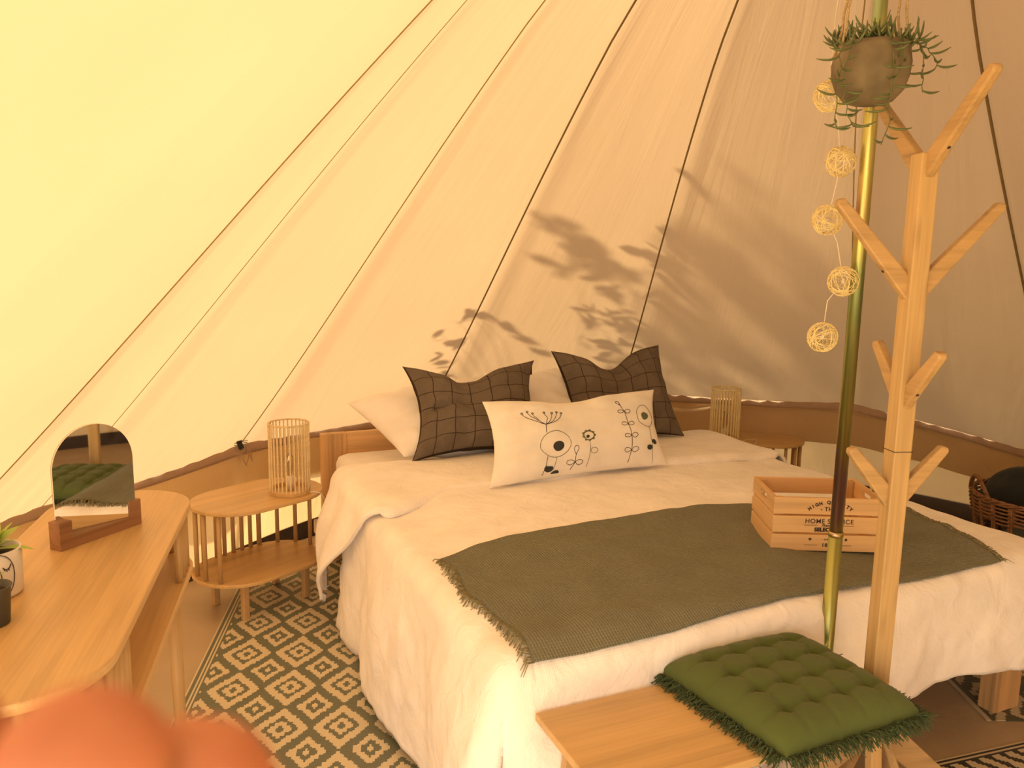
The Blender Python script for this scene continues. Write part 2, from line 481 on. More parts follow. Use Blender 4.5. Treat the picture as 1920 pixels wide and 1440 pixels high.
# hem band along the foot of the canopy, and the upright walls under it
BASE = [(-68, 2.6, .04), (45, 2.72, .12), (55, 2.79, .12), (60, 2.84, .12), (72, 2.9, .12), (95, 2.85, .12), (132, 2.66, .08), (147, 2.58, .04), (212, 2.58, .04)]
def basept(az):
    a = [b[0] for b in BASE]
    return float(np.interp(az, a, [b[1] for b in BASE])), float(np.interp(az, a, [b[2] for b in BASE]))
RP = [q for q in ring_pts(NP)]
def wall_piece(name, a0, a1):
    root = struct(bpy.data.objects.new(name, None)); COL.objects.link(root); root.location = (CX, CY, 0)
    rows = []; hem = []; lip = []; flap = []
    for (az, zr, u, i) in RP:
        if az < a0 - .01 or az > a1 + .01: continue
        rr = KS*(APEX-zr); rb, zb = basept(az)
        col = []
        for k in range(13):
            t_ = k/12
            wv = 0.016*math.sin(az*0.55 + 3*t_)*math.sin(PI*t_) + 0.03*vnoise(az/9, t_*2.2, 3)*math.sin(PI*t_)
            r = rr + (rb-rr)*t_**1.15 + wv
            z = zr + (zb-zr)*t_
            col.append((r*math.cos(R(az)), r*math.sin(R(az)), z))
        rows.append(col)
        wav = 0.006*float(vnoise(az/5.1, 1.0, 9)) + .003*float(vnoise(az/2.1, 4.0, 2))
        hem.append([((rr-0.012-g)*math.cos(R(az)), (rr-0.012-g)*math.sin(R(az)), zr+dz) for dz, g in ((0.008, -0.003), (0.003, .001), (-0.022, 0.001), (-0.036+wav, 0.002))])
        flap.append([((rr+g)*math.cos(R(az)), (rr+g)*math.sin(R(az)), zr+dz) for dz, g in ((.006, .004), (-.05, .03), (-.16, .045 + .008*math.sin(az*.9)), (-.23, .055 + .012*math.sin(az*.9)))])
        lip.append([((rb+g)*math.cos(R(az)), (rb+g)*math.sin(R(az)), z) for z, g in ((zb+.004, .0), (zb*.5, .01), (0.0, -0.03))])
    obj('canvas_wall', MB().grid(rows), M['wall'], root, smooth=True)
    obj('eave_flap', MB().grid(flap), M['wall'], root, smooth=True)
    obj('hem_band', MB().grid(hem), M['hem'], root, smooth=True, solid=0.002)
    obj('groundsheet_edge', MB().grid(lip), M['pvc'], root, smooth=True, solid=0.003)
    return root
wall_piece('wall_left', 143, 212)
wall_piece('wall_back', 66.7, 143)
wall_piece('wall_right', -68, 66.7)

fl = MB(); fl.lathe([(0.001, 0), (1.0, 0), (2.0, 0), (2.6, 0)], 72)
fo = struct(obj('floor', fl, M['floor'])); fo.location = (CX, CY, 0)
f2 = MB(); rim = []
for az in np.linspace(-68, 292, 91):
    rb, zb = basept(min(max(az, -68), 212)) if az <= 212 else (2.6, .04)
    rim.append([((q)*math.cos(R(az)), (q)*math.sin(R(az)), -0.001) for q in (2.59, max(2.6, rb - .02))])
fo2 = obj('floor_margin', MB().grid(rim), M['floor'], fo)
gr = MB().add([(-14, -12, -.03), (16, -12, -.03), (16, 16, -.03), (-14, 16, -.03)], [(0, 1, 2, 3)])
struct(obj('ground', gr, M['grass']))

# ------------------------------------------------------------------ bed (its own frame: x across, y towards the head)
BO = Vector((0.814, 2.013, 0)); BA = R(24)
BM = T(*BO) @ RZ(BA)
bed = thing('bed', 'low wooden double bed frame with white fitted mattress under the duvet', 'bed', BO, BA)
obj('headboard_rail', MB().box(-.80, .80, 2.045, 2.075, .44, .60), M['pine_x'], bed, bevel=.003)
for s in (-1, 1):
    obj('headboard_post', MB().box(min(s*.80, s*.915), max(s*.80, s*.915), 2.04, 2.08, 0, .60), M['pine_z'], bed, bevel=.003)
    obj('side_rail', MB().box(min(s*.87, s*.90), max(s*.87, s*.90), .06, 2.04, .16, .32), M['pine_y'], bed, bevel=.003)
    obj('leg', MB().box(min(s*.79, s*.91), max(s*.79, s*.91), .0, .055, 0, .30), M['pine_z'], bed, bevel=.003)
obj('foot_rail', MB().box(-.79, .79, .012, .042, .16, .30), M['pine_x'], bed, bevel=.003)
sl = MB()
for k in range(12): obj('slat', MB().box(-.87, .87, .12+.155*k, .19+.155*k, .262, .278), M['pine_x'], bed)
mt = MB().prism(rrect(.865, .985, .07, 6), .281, .515, T(0, 1.045, 0))
obj('mattress', mt, M['sheet'], bed, smooth=True, bevel=.035)

def drape(s, t, foot_y=-.02, hw=.885, top=.535, flare=.045, seed=0):
    """maps flat cloth coordinates onto the bed: flat on top, rounded over the edge, hanging with folds"""
    dx = max(0, abs(s)-hw); dy = max(0, foot_y - t); d = math.hypot(dx, dy)
    bx = max(-hw, min(hw, s)); by = max(t, foot_y)
    r = .055
    if d <= 0: return bx, by, top, 0, 0, 0
    nx, ny = math.copysign(dx, s)/d, -dy/d
    q = r*PI/2
    if d < q:
        a = d/r; out, drop = r*math.sin(a), r*(1-math.cos(a))
    else:
        out, drop = r + flare*math.sin(min(1, (d-q)/.45)*PI*.62), r + (d-q)
    return bx+nx*out, by+ny*out, top-drop, nx, ny, d

# duvet body
duvet = thing('duvet', 'white crinkled linen duvet spread over the bed', 'duvet', BO, BA)
NS, NTt = 190, 150
S_ = np.linspace(-1.42, 1.28, NS)
P = np.zeros((NS, NTt, 3))
for i, s in enumerate(S_):
    foot_len = float(np.interp(s, [-1.42, -.3, .1, .45, .8, 1.3], [.50, .46, .36, .33, .34, .36]))
    for j in range(NTt):
        t_ = -foot_len + (1.34 + foot_len)*j/(NTt-1)
        x, y, z, nx, ny, d = drape(s, t_)
        ontop = max(0, 1 - d/.12)
        puff = .012*vnoise(s*2.4, t_*2.4, 1) + .006*vnoise(s*6, t_*6, 2) + .0025*vnoise(s*17, t_*14, 5)
        edge = min(1, max(0, (.885-abs(s))/.25)) if abs(s) < .885 else 0
        z += puff*(.4+.6*ontop) + .012*edge*min(1, max(0, (t_+.02)/.2))
        if d > 0:
            k = min(1, max(0, d-.05)/.25)
            per = t_ if abs(nx) > abs(ny) else s
            wv = .016*math.sin(per*9 + 2*d + 1 + 1.5*vnoise(per*2, d*2, 14)) + .022*vnoise(per*5, d*3, 4) + .009*vnoise(per*14+d*6, d*7, 6) + .004*vnoise(per*30, d*26, 16)
            x += nx*wv*k; y += ny*wv*k
        if z < .03:
            e = .03-z; x += nx*e*.5; y += ny*e*.5; z = .012 + .012*abs(math.sin(s*17+t_*13))
        P[i, j] = (x, y, z)
# the pole stands against the foot of the bed and dents the cloth
for i in range(NS):
    for j in range(NTt):
        x, y, z = P[i, j]
        g = math.exp(-((x+.02)/.10)**2)
        lim = -.062 - .12*(1-g)
        if y < lim and abs(x+.02) < .22: P[i, j, 1] = lim + (y-lim)*.25
obj('cover', MB().grid(P), M['linen'], duvet, smooth=True, solid=-.012)
# turned-down head end with a pointed corner hanging on the left
NS2, NT2 = 170, 50
P = np.zeros((NS2, NT2, 3))
for i, s in enumerate(np.linspace(-.885-.50, 1.16, NS2)):
    dl = max(0, -.885 - s)
    y0 = 1.15 + .03*math.sin(s*3+.5) + .012*math.sin(s*9) - .14*max(0, min(1, (-.62-s)/.26)) + .72*dl
    y1 = 1.68 + .05*math.sin(s*2.1) - .62*dl
    y1 = max(y1, y0 + .02)
    for j in range(NT2):
        v = j/(NT2-1)
        t_ = y0 + (y1-y0)*v
        x, y, z, nx, ny, d = drape(s, t_, top=.563, hw=.905, flare=.10)
        z += .010*vnoise(s*3, t_*3, 11) + .005*vnoise(s*9, t_*9, 12)
        z -= .022*max(0, 1 - v/.06)**2 * (1 if d == 0 else .3)
        z -= .02*max(0, (v-.75)/.25)**2
        if d > 0:
            x += nx*(.014*math.sin(t_*26) + .01*vnoise(t_*7, d*4, 13))*min(1, d/.2)
        z = max(z, .03)
        P[i, j] = (x, y, z)
obj('turned_down_edge', MB().grid(P), M['linen'], duvet, smooth=True, solid=-.012)

# throw
throw = thing('throw_blanket', 'olive green waffle throw with frayed ends laid across the duvet', 'blanket', BO, BA)
def duvet_top(x, y):
    s, t_ = x, y
    puff = .012*vnoise(s*2.4, t_*2.4, 1) + .006*vnoise(s*6, t_*6, 2) + .0025*vnoise(s*17, t_*14, 5)
    edge = min(1, max(0, (.885-abs(s))/.25)) if abs(s) < .885 else 0
    bx, by, z, nx, ny, d = drape(s, t_)
    return z + puff*(.4+.6*max(0, 1-d/.12)) + .012*edge*min(1, max(0, (t_+.02)/.2))
NA, NB = 150, 70
P = np.zeros((NA, NB, 3))
for i in range(NA):
    u = i/(NA-1)
    for j in range(NB):
        v = j/(NB-1)
        xl = -.862 + .012*math.sin(v*9) ; xr = .655 + .085*v
        x = xl + (xr-xl)*u
        yn = -.060 - .012*math.sin(u*7+1) + .016*u; yf = float(np.interp(u, [0, .15, .35, .6, .8, 1], [.555, .615, .635, .64, .56, .37])) + .006*math.sin(u*23)
        y = yn + (yf-yn)*v
        z = duvet_top(x, max(y, -.02)) + .016 + .004*vnoise(x*9, y*9, 21) + .006*max(0, math.sin(v*9.5+u*2.5))**4 + .004*max(0, math.sin(v*5+1-u))**8
        if y < -.02: z -= (.02+y)**2*6*(-1) if False else .3*(-.02-y)
        P[i, j] = (x, y, z)
TP = P.copy()
obj('woven_cloth', MB().grid(P), M['throw'], throw, smooth=True, solid=-.004)
def fringe_end(col, sx):
    fr = MB(); pts = TP[col]
    for k in range(190):
        q = k/189*(NB-1); a = int(min(NB-2, math.floor(q))); p = pts[a]*(1-(q-a)) + pts[a+1]*(q-a)
        L = random.uniform(.022, .042); dy = random.uniform(-.02, .02)
        p = Vector(p); mid = p + Vector((sx*L*.5, dy*.5, .004)); e = p + Vector((sx*L, dy, -.008 - (.012 if sx < 0 else 0)))
        fr.tube([p + Vector((-sx*.004, 0, 0)), mid, e], [.0016, .0014, .0007], 4)
    o = obj('fringe', fr, M['fringe_olive'], throw); o['kind'] = 'stuff'
fringe_end(0, -1); fringe_end(-1, 1)

# ------------------------------------------------------------------ pillows
def pillow_surface(TL, TR, BR, BL, th, pinch=.06, chop=0.0, chop_at=.5, seed=0, n=44, sag=0, side_in=.05, wr=1.0, fold=None):
    TL, TR, BR, BL = [Vector(q) for q in (TL, TR, BR, BL)]
    nrm = ((TR-TL).cross(BL-TL)).normalized()
    c = (TL+TR+BR+BL)/4
    upv = ((TL+TR)/2 - (BL+BR)/2).normalized(); rv = ((TR+BR)/2-(TL+BL)/2).normalized()
    H_ = ((TL+TR)/2 - (BL+BR)/2).length; W_ = ((TR+BR)/2-(TL+BL)/2).length
    def S(u, v, side):
        """u,v in -1..1 (v up); side +1 front, -1 back, 0 middle"""
        a, b = (u+1)/2, (v+1)/2
        p = (BL*(1-a) + BR*a)*(1-b) + (TL*(1-a) + TR*a)*b
        # edges bow in between the corners
        p += -rv*math.copysign(1, u)*abs(u)**3*side_in*W_*(1-v*v)
        p += -upv*math.copysign(1, v)*abs(v)**3*side_in*H_*(1-u*u)
        if chop:
            g = math.exp(-((a-chop_at)/.20)**2); p -= upv*chop*g*max(0, b-.25)**1.3/(.75**1.3)
        env = max(0, (1-abs(u)**2.6))*max(0, (1-abs(v)**2.6))
        h = th/2*env**.55
        if chop:
            h *= 1 - .45*math.exp(-((a-chop_at)/.16)**2)*b**2
            h += .0
        wv = (.012*vnoise(u*2.2, v*2.2, seed) + .007*vnoise(u*5, v*5, seed+1) + .003*vnoise(u*12, v*10, seed+2))*wr
        rad = (1-abs(v))*.0 + .006*math.sin(u*16+seed)*abs(v)**2*wr + .006*math.sin(v*15+seed*2)*abs(u)**2*wr
        h += (wv+rad)*min(1, env*3)
        if fold:
            fu, fv, fa, fd = fold
            dd = (u-fu)*math.sin(fa)-(v-fv)*math.cos(fa); al = (u-fu)*math.cos(fa)+(v-fv)*math.sin(fa)
            h -= fd*math.exp(-(dd/.07)**2)*math.exp(-(al/.38)**2)*min(1, env*4)
            h += fd*.6*math.exp(-((dd-.16)/.10)**2)*math.exp(-(al/.40)**2)*min(1, env*4)
        return p - nrm*h*side
    return S
def pillow(name, label, mat, S, n=44, parent=None, **kw):
    root = thing(name, label, 'cushion' if 'cushion' in name else 'pillow', BO, BA, kw.get('group'))
    me = bpy.data.meshes.new('cover'); bm = bmesh.new(); uvl = bm.loops.layers.uv.new('UVMap')
    ts = [math.sin((k/n-.5)*PI) for k in range(n+1)]
    for side in (1, -1):
        vs = {}
        for i, u in enumerate(ts):
            for j, v in enumerate(ts):
                sd_ = side if (0 < i < n and 0 < j < n) else 0
                vs[i, j] = bm.verts.new(S(u, v, sd_))
        for i in range(n):
            for j in range(n):
                q = [(i, j), (i+1, j), (i+1, j+1), (i, j+1)]
                if side < 0: q = q[::-1]
                f = bm.faces.new([vs[k] for k in q]); f.smooth = True
                for lp, (a, b) in zip(f.loops, q): lp[uvl].uv = ((ts[a]+1)/2, (ts[b]+1)/2)
    bmesh.ops.remove_doubles(bm, verts=bm.verts, dist=1e-5)
    bmesh.ops.recalc_face_normals(bm, faces=bm.faces)
    bm.to_mesh(me); bm.free(); me.materials.append(mat)
    obj('cover', me, None, root)
    return root

# plain white pillows at the head
SwL = pillow_surface((-.80, 2.02, .74), (-.12, 2.00, .84), (-.05, 1.62, .57), (-.66, 1.60, .58), .20, seed=31, side_in=.03)
pillow('white_pillow', 'plain white pillow leaning behind the left checked cushion', M['pillow_white'], SwL)
SwR = pillow_surface((-.10, 2.0, .80), (.24, 2.02, .86), (.74, 1.66, .57), (.02, 1.66, .57), .18, seed=37, side_in=.03)
pillow('white_pillow', 'plain white pillow mostly hidden behind the right checked cushion', M['pillow_white'], SwR)
mchk = check_mat(7.0, 6.2)
S1 = pillow_surface((-.600, 1.83, .925), (.030, 1.82, .930), (-.06, 1.47, .575), (-.640, 1.56, .565), .20, chop=.075, chop_at=.42, seed=41, side_in=.095, wr=1.5, fold=(-.62, -.02, .25, .03))
p1 = pillow('checked_cushion', 'dark brown checked cushion on the left, creased, small tag at its upper right corner', mchk, S1)
tg = MB().box(-.006, .006, -.002, .002, -.02, .02, T(.006, 1.805, .885)); obj('fabric_tag', tg, M['ink'], p1)
S2 = pillow_surface((.135, 1.86, .965), (.700, 1.80, .985), (.700, 1.55, .575), (.16, 1.64, .565), .19, chop=.09, chop_at=.46, seed=47, side_in=.06, wr=1.4)
pillow('checked_cushion', 'dark brown checked cushion on the right with a dented top edge', mchk, S2)
S3 = pillow_surface((-.425, 1.33, .845), (.372, 1.34, .850), (.318, 1.13, .575), (-.490, 1.09, .570), .16, seed=53, side_in=.045, wr=.8, chop=.022, chop_at=.45)
p3 = pillow('embroidered_cushion', 'long cream lumbar cushion embroidered with line-drawn flowers', M['lumbar'], S3)

# embroidery: strokes read in a plan of the cushion face and laid on its front
Q = [(100, 170), (1760, 70), (1850, 870), (200, 1060)]       # face corners in the plan: TL TR BR BL
def plan_uv(x, y):
    a = b = .5
    for _ in range(12):
        def f(a, b):
            t0 = [Q[0][k]*(1-a)+Q[1][k]*a for k in (0, 1)]; b0 = [Q[3][k]*(1-a)+Q[2][k]*a for k in (0, 1)]
            return [t0[k]*b+b0[k]*(1-b) for k in (0, 1)]
        p = f(a, b); pa = f(a+1e-3, b); pb = f(a, b+1e-3)
        J = np.array([[(pa[0]-p[0])/1e-3, (pb[0]-p[0])/1e-3], [(pa[1]-p[1])/1e-3, (pb[1]-p[1])/1e-3]])
        d = np.linalg.solve(J, [x-p[0], y-p[1]]); a += d[0]; b += d[1]
    return a*2-1, b*2-1
def onface(x, y, lift=.0):
    u, v = plan_uv(x, y); u = max(-.97, min(.97, u)); v = max(-.97, min(.97, v))
    p = S3(u, v, 1)
    e1 = S3(u+.02, v, 1)-p; e2 = S3(u, v+.02, 1)-p; n_ = e1.cross(e2).normalized()
    return p + n_*lift
def smoothpoly(pts, k=6):
    out = []
    n_ = len(pts)
    for i in range(n_-1):
        p0, p1, p2, p3_ = pts[max(i-1, 0)], pts[i], pts[i+1], pts[min(i+2, n_-1)]
        for q in range(k):
            t_ = q/k
            out.append(tuple(.5*((2*p1[c]) + (-p0[c]+p2[c])*t_ + (2*p0[c]-5*p1[c]+4*p2[c]-p3_[c])*t_**2 + (-p0[c]+3*p1[c]-3*p2[c]+p3_[c])*t_**3) for c in (0, 1)))
    out.append(pts[-1]); return out
def stroke(mb, pts, r=.0011, sm=True):
    pts = smoothpoly(pts) if sm and len(pts) > 2 else [tuple(pts[0][c] + (pts[-1][c]-pts[0][c])*k/6 for c in (0, 1)) for k in range(7)] if len(pts) == 2 else pts
    mb.tube([onface(x, y, .0006) for x, y in pts], r, 5)
def ell(cx, cy, rx, ry, a=0, n=22):
    return [(cx + rx*math.cos(t_)*math.cos(a) - ry*math.sin(t_)*math.sin(a), cy + rx*math.cos(t_)*math.sin(a) + ry*math.sin(t_)*math.cos(a)) for t_ in [2*PI*k/n for k in range(n+1)]]
def patch(cx, cy, rx, ry, mat, a=0, cut=None):
    mb = MB(); out = [q for q in ell(cx, cy, rx, ry, a, 18)[:-1]]
    if cut: out = [(x, max(y, cut)) for x, y in out]
    ct = onface(cx, cy, .0028); top = [onface(x, y, .0024) for x, y in out]; bot = [onface(x, y, -.002) for x, y in out]
    n_ = len(out); mb.add([ct]+top+bot, [(0, 1+(i+1) % n_, 1+i) for i in range(n_)] + [(1+i, 1+(i+1) % n_, 1+n_+(i+1) % n_, 1+n_+i) for i in range(n_)])
    obj('felt_patch', mb, mat, p3)
dk, gn = MB(), MB()
def motif(name):
    global dk, gn
    for mb_, m_ in ((dk, M['thread_dark']), (gn, M['thread_green'])):
        if mb_.v: obj(name, mb_, m_, p3)
    dk, gn = MB(), MB()
for hx, hy, k in ((400, 382, -1), (450, 363, -1), (498, 383, -1), (600, 378, 0), (670, 383, 1), (718, 363, 1), (762, 369, 1)):
    j = (608, 530)
    if k == 0: stroke(dk, [(hx, hy+10), (622, 450), j])
    elif k < 0: stroke(dk, [(hx, hy+10), (hx+(j[0]-hx)*.30, hy+85), (hx+(j[0]-hx)*.68, 505), j])
    else: stroke(dk, [(hx, hy+10), (hx-(hx-j[0])*.10, hy+60), (hx-(hx-j[0])*.42, 490), j])
    stroke(dk, ell(hx, hy, 9, 9, n=10), .0014, False)
stroke(dk, [(608, 530), (615, 612)], .0014)
motif('embroidered_seedhead')
stroke(gn, ell(705, 728, 137, 130), .0011, False)
patch(730, 752, 48, 50, M['felt_grey'])
motif('embroidered_circle')
stroke(dk, [(640, 850), (640, 940), (632, 1015)]); stroke(gn, [(725, 855), (718, 965)], .0009)
motif('embroidered_stem')
patch(672, 955, 40, 24, M['felt_grey'], 0, 940); patch(742, 984, 36, 17, M['felt_grey'], -.25)
stroke(dk, [(898, 835), (872, 790), (885, 758), (905, 762), (912, 790), (898, 835), (897, 908), (875, 962)])
def leafpair(x, y, s_, tilt=0):
    for d in (-1, 1):
        stroke(dk, [(x, y), (x+d*30*s_, y-22*s_+d*tilt), (x+d*66*s_, y-18*s_+d*tilt), (x+d*70*s_, y+6*s_+d*tilt), (x+d*35*s_, y+20*s_), (x, y)])
leafpair(897, 910, 1.0)
motif('embroidered_sprig')
stroke(gn, ell(1010, 637, 50, 50), .0026, False); patch(1000, 652, 15, 15, M['felt_grey'])
for k in range(9): stroke(gn, ell(1010+56*math.cos(k*.7), 637+56*math.sin(k*.7), 8, 8, n=8), .0016, False)
stroke(gn, [(1018, 692), (1026, 800), (1020, 940)], .0009); stroke(gn, ell(1064, 795, 34, 26, -.15), .0009, False)
motif('embroidered_flower')
stroke(dk, [(1338, 318), (1300, 280), (1302, 256), (1325, 262), (1338, 318), (1375, 385), (1410, 515), (1430, 645), (1440, 775), (1420, 893)], .0013)
for x, y in ((1375, 385), (1410, 515), (1430, 645), (1440, 775)): leafpair(x, y, .95, -5)
motif('embroidered_sprig')
stroke(gn, ell(1622, 415, 98, 125, -.25), .0011, False); patch(1616, 415, 38, 44, M['felt_green'])
stroke(gn, [(1652, 540), (1662, 650), (1672, 760), (1670, 878)], .0009)
patch(1700, 682, 30, 24, M['felt_grey'], .3); patch(1634, 745, 32, 22, M['felt_grey'], -.3)
motif('embroidered_flower')

# ------------------------------------------------------------------ rugs
GRN, CRM = (0.15, 0.165, 0.12), (0.66, 0.58, 0.41)
BLK, CRM2 = (0.035, 0.035, 0.03), (0.58, 0.50, 0.36)
def diamond_color(x, y):
    """stepped nested diamonds: large ones touch tip to tip along x, small ones sit between"""
    wx, wy = .180, .240
    cell = .0058
    x = (math.floor(x/cell)+.5)*cell; y = (math.floor(y/cell)+.5)*cell
    def dist(cx, cy):
        st = .0116*1.5
        dx, dy = abs(x-cx), abs(y-cy)
        # saw-toothed rhombus metric
        dyq = math.floor(dy/st)*st + st*.5
        dxq = dx + (0.0035 if (math.floor(dy/st*2) % 2) else -.0015)
        return dxq/(wx/2) + dyq/(wy/2)
    ix, iy = round(x/wx), round(y/wy)
    best = min(dist(i*wx, j*wy) for i in (ix-1, ix, ix+1) for j in (iy-1, iy, iy+1))
    if best < .16: return GRN
    if best < .42: return CRM
    if best < .62: return GRN
    if best < 1.0: return CRM if best < .97 else GRN
    hx, hy = math.floor(x/wx)+.5, math.floor(y/wy)+.5
    b2 = min(dist(i*wx, j*wy) for i in (hx-1, hx, hx+1) for j in (hy-1, hy, hy+1))
    if b2 < .13: return CRM
    if b2 < .38: return GRN
    if b2 < .64: return CRM
    return GRN
def rug(name, label, origin, rz, x0, x1, y0, y1, colfn, cell=.0058, z=.004, wav=None, outline=None):
    nx, ny = int(round((x1-x0)/cell)), int(round((y1-y0)/cell))
    X = np.linspace(x0, x1, nx+1); Y = np.linspace(y0, y1, ny+1)
    vs = [(float(x), float(y), z + (wav(x, y) if wav else 0)) for x in X for y in Y]
    fs = [(i*(ny+1)+j, (i+1)*(ny+1)+j, (i+1)*(ny+1)+j+1, i*(ny+1)+j+1) for i in range(nx) for j in range(ny)]
    me = bpy.data.meshes.new(name); me.from_pydata(vs, [], fs); me.update()
    at = me.color_attributes.new('dye', 'FLOAT_COLOR', 'CORNER')
    cs = np.ones((len(fs), 4, 4), dtype=np.float32); k = 0
    for i in range(nx):
        for j in range(ny):
            cs[k, :, :3] = colfn((X[i]+X[i+1])/2, (Y[j]+Y[j+1])/2); k += 1
    at.data.foreach_set('color', cs.ravel())
    me.materials.append(M['rug'])
    o = obj(name, me, None); o.location = (*origin, 0); o.rotation_euler = (0, 0, rz)
    x = o.modifiers.new('thickness', 'SOLIDIFY'); x.thickness = .003; x.offset = -1
    return tag(o, label, 'rug')
LX0 = -.145
def left_rug(x, y):
    if x < LX0 + .038: return CRM if int((x-LX0)/.0095*2) % 2 == 0 else GRN
    return diamond_color(x, y)
# pattern origin on the centre of one large diamond; x axis runs along its rows
rug('patterned_rug', 'grey-green rug with cream stepped diamonds on the left of the bed', (-.884, 2.397), R(8), LX0, .72, -.75, 1.22, left_rug)
def front_rug(x, y):
    e = min(y+.0, 9)
    if y > -.03: return BLK if int((-y)/.007) % 2 else CRM2
    q = (x*.9 + y*.5)
    ph = (q/.045) % 1
    row = int((-y-.03)/.16)
    if (-y-.03) % .16 > .135: return CRM2
    return BLK if ph < .42 + .06*math.sin(y*160) else CRM2
rug('striped_rug', 'black and cream striped rug at the bottom right corner', (1.40, 2.145), R(18), -.28, .9, -.75, 0, front_rug, .007, .004)
def right_rug(x, y):
    if x < .03: return CRM2 if x < .012 else (0.10, 0.10, 0.07)
    c = diamond_color(x*1.0, y*1.0)
    return tuple(q*.5 for q in c) if c == GRN else tuple(q*.8 for q in c)
rug('patterned_rug', 'dark diamond-patterned rug on the right of the bed beside the basket', (1.50, 2.58), R(-1), .0, .80, -.28, 1.50, right_rug, .0075, .004, None)

# ------------------------------------------------------------------ night stands
def stadium(s, r, n=14):
    return [(s + r*math.cos(R(-90+180*k/n)), r*math.sin(R(-90+180*k/n))) for k in range(n+1)] + [(-s + r*math.cos(R(90+180*k/n)), r*math.sin(R(90+180*k/n))) for k in range(n+1)]
def nightstand(label, loc, rz, mirror=1):
    t = thing('nightstand', label, 'nightstand', (*loc, 0), rz)
    s, r = .088, .182
    obj('tabletop', MB().prism(stadium(s, r, 20), .435, .450), M['bamboo_x'], t, bevel=.004)
    obj('shelf', MB().prism(stadium(s, r, 20), .155, .170), M['bamboo_x'], t, bevel=.004)
    slat = MB().tube([(0, 0, .168), (0, 0, .437)], .0085, 10).mesh('slat')
    slat.polygons.foreach_set('use_smooth', [True]*len(slat.polygons)); slat.materials.append(M['bamboo_z'])
    pos = []
    rr = r-.018
    for k in range(6):       # rounded end facing the entrance; the side towards the bed stays open
        a = R(92 + 24*k); pos.append((-s+rr*math.cos(a), rr*math.sin(a)))
    for k in range(5): pos.append((-s+.030 + .040*k, mirror*rr))
    for k in range(4):
        a = R(mirror*(84 - 27*k)); pos.append((s + rr*math.cos(a), rr*math.sin(a)))
    for x, y in pos:
        o = obj('slat', slat, None, t); o.location = (x, y, 0)
    for sx in (-1, 1):
        for sy in (-1, 1):
            obj('leg', MB().box(sx*.14-.014, sx*.14+.014, sy*.105-.012, sy*.105+.012, 0, .156), M['bamboo_z'], t, bevel=.005)
    for y in (-.105, .105): obj('apron', MB().box(-.125, .125, y-.007, y+.007, .13, .156), M['bamboo_x'], t)
    return t
nightstand('oval bamboo nightstand with slatted side, left of the bed', (-1.005, 3.08), R(51), 1)
nightstand('oval bamboo nightstand half hidden by the bed, on its right', (1.32, 4.28), R(168), 1)

def lamp(label, loc, rz, mat, h=.285, r=.078, n=30, cord=None):
    t = thing('table_lamp', label, 'lamp', loc, rz)
    obj('base', MB().lathe([(.001, 0), (r+.001, 0), (r+.002, .022), (r-.008, .024), (r-.008, .008), (.001, .008)], 40), M['bamboo_x'], t, smooth=False)
    obj('top_ring', MB().tube([(r*math.cos(2*PI*k/40), r*math.sin(2*PI*k/40), h) for k in range(41)], .0036, 8), mat, t, smooth=True)
    slat = MB().tube([(0, 0, .015), (0, 0, h)], .0030, 6).mesh('slat'); slat.materials.append(mat)
    for k in range(n):
        a = 2*PI*k/n
        o = obj('slat', slat, None, t); o.location = (r*math.cos(a), r*math.sin(a), 0)
    obj('socket', MB().lathe([(.001, .008), (.017, .008), (.017, .066), (.012, .07), (.001, .07)], 20), M['white_plastic'], t, smooth=True)
    obj('bulb', MB().lathe([(.009, .07), (.010, .08), (.017, .10), (.019, .12), (.014, .145), (.006, .16), (.001, .163)], 20), M['glass'], t, smooth=True)
    if cord: obj('cord', MB().tube(cord, .0022, 6), M['white_plastic'], t, smooth=True)
    return t
lamp('slatted rattan cylinder lamp with a clear bulb on the left nightstand', (-.885, 3.11, .4505), 0, M['rattan'],
     cord=[(.075, -.01, .006), (.10, -.01, .008), (.125, -.005, .0), (.14, .0, -.03), (.15, .0, -.08), (.155, .02, -.14), (.15, .04, -.2)])
lamp('pale rattan cylinder lamp on the right nightstand', (1.135, 4.175, .4505), R(5), M['rattan_light'], h=.285, r=.075, n=30,
     cord=[(.07, -.04, .006), (.12, -.05, .02), (.15, -.07, .025), (.14, -.10, .012), (.10, -.14, .006), (.07, -.18, .004)])

plug = thing('power_strip', 'white power strip and tangled cable between nightstand and bed', 'cable', (-.775, 3.20, 0))
obj('housing', MB().box(-.03, .03, -.05, .05, .24, .30, RZ(.5)), M['white_plastic'], plug, bevel=.006)
cb = []
for k in range(60):
    a = k*.55; cb.append((-.005+.022*math.cos(a)+.01*math.sin(k), .0+.03*math.sin(a*1.1), .28 - .0045*k + .01*math.sin(a*2)))
obj('cable', MB().tube(cb, .0028, 6), M['white_plastic'], plug, smooth=True)
obj('support_bracket', MB().box(-.012, .012, -.012, .012, 0, .24), M['white_plastic'], plug)

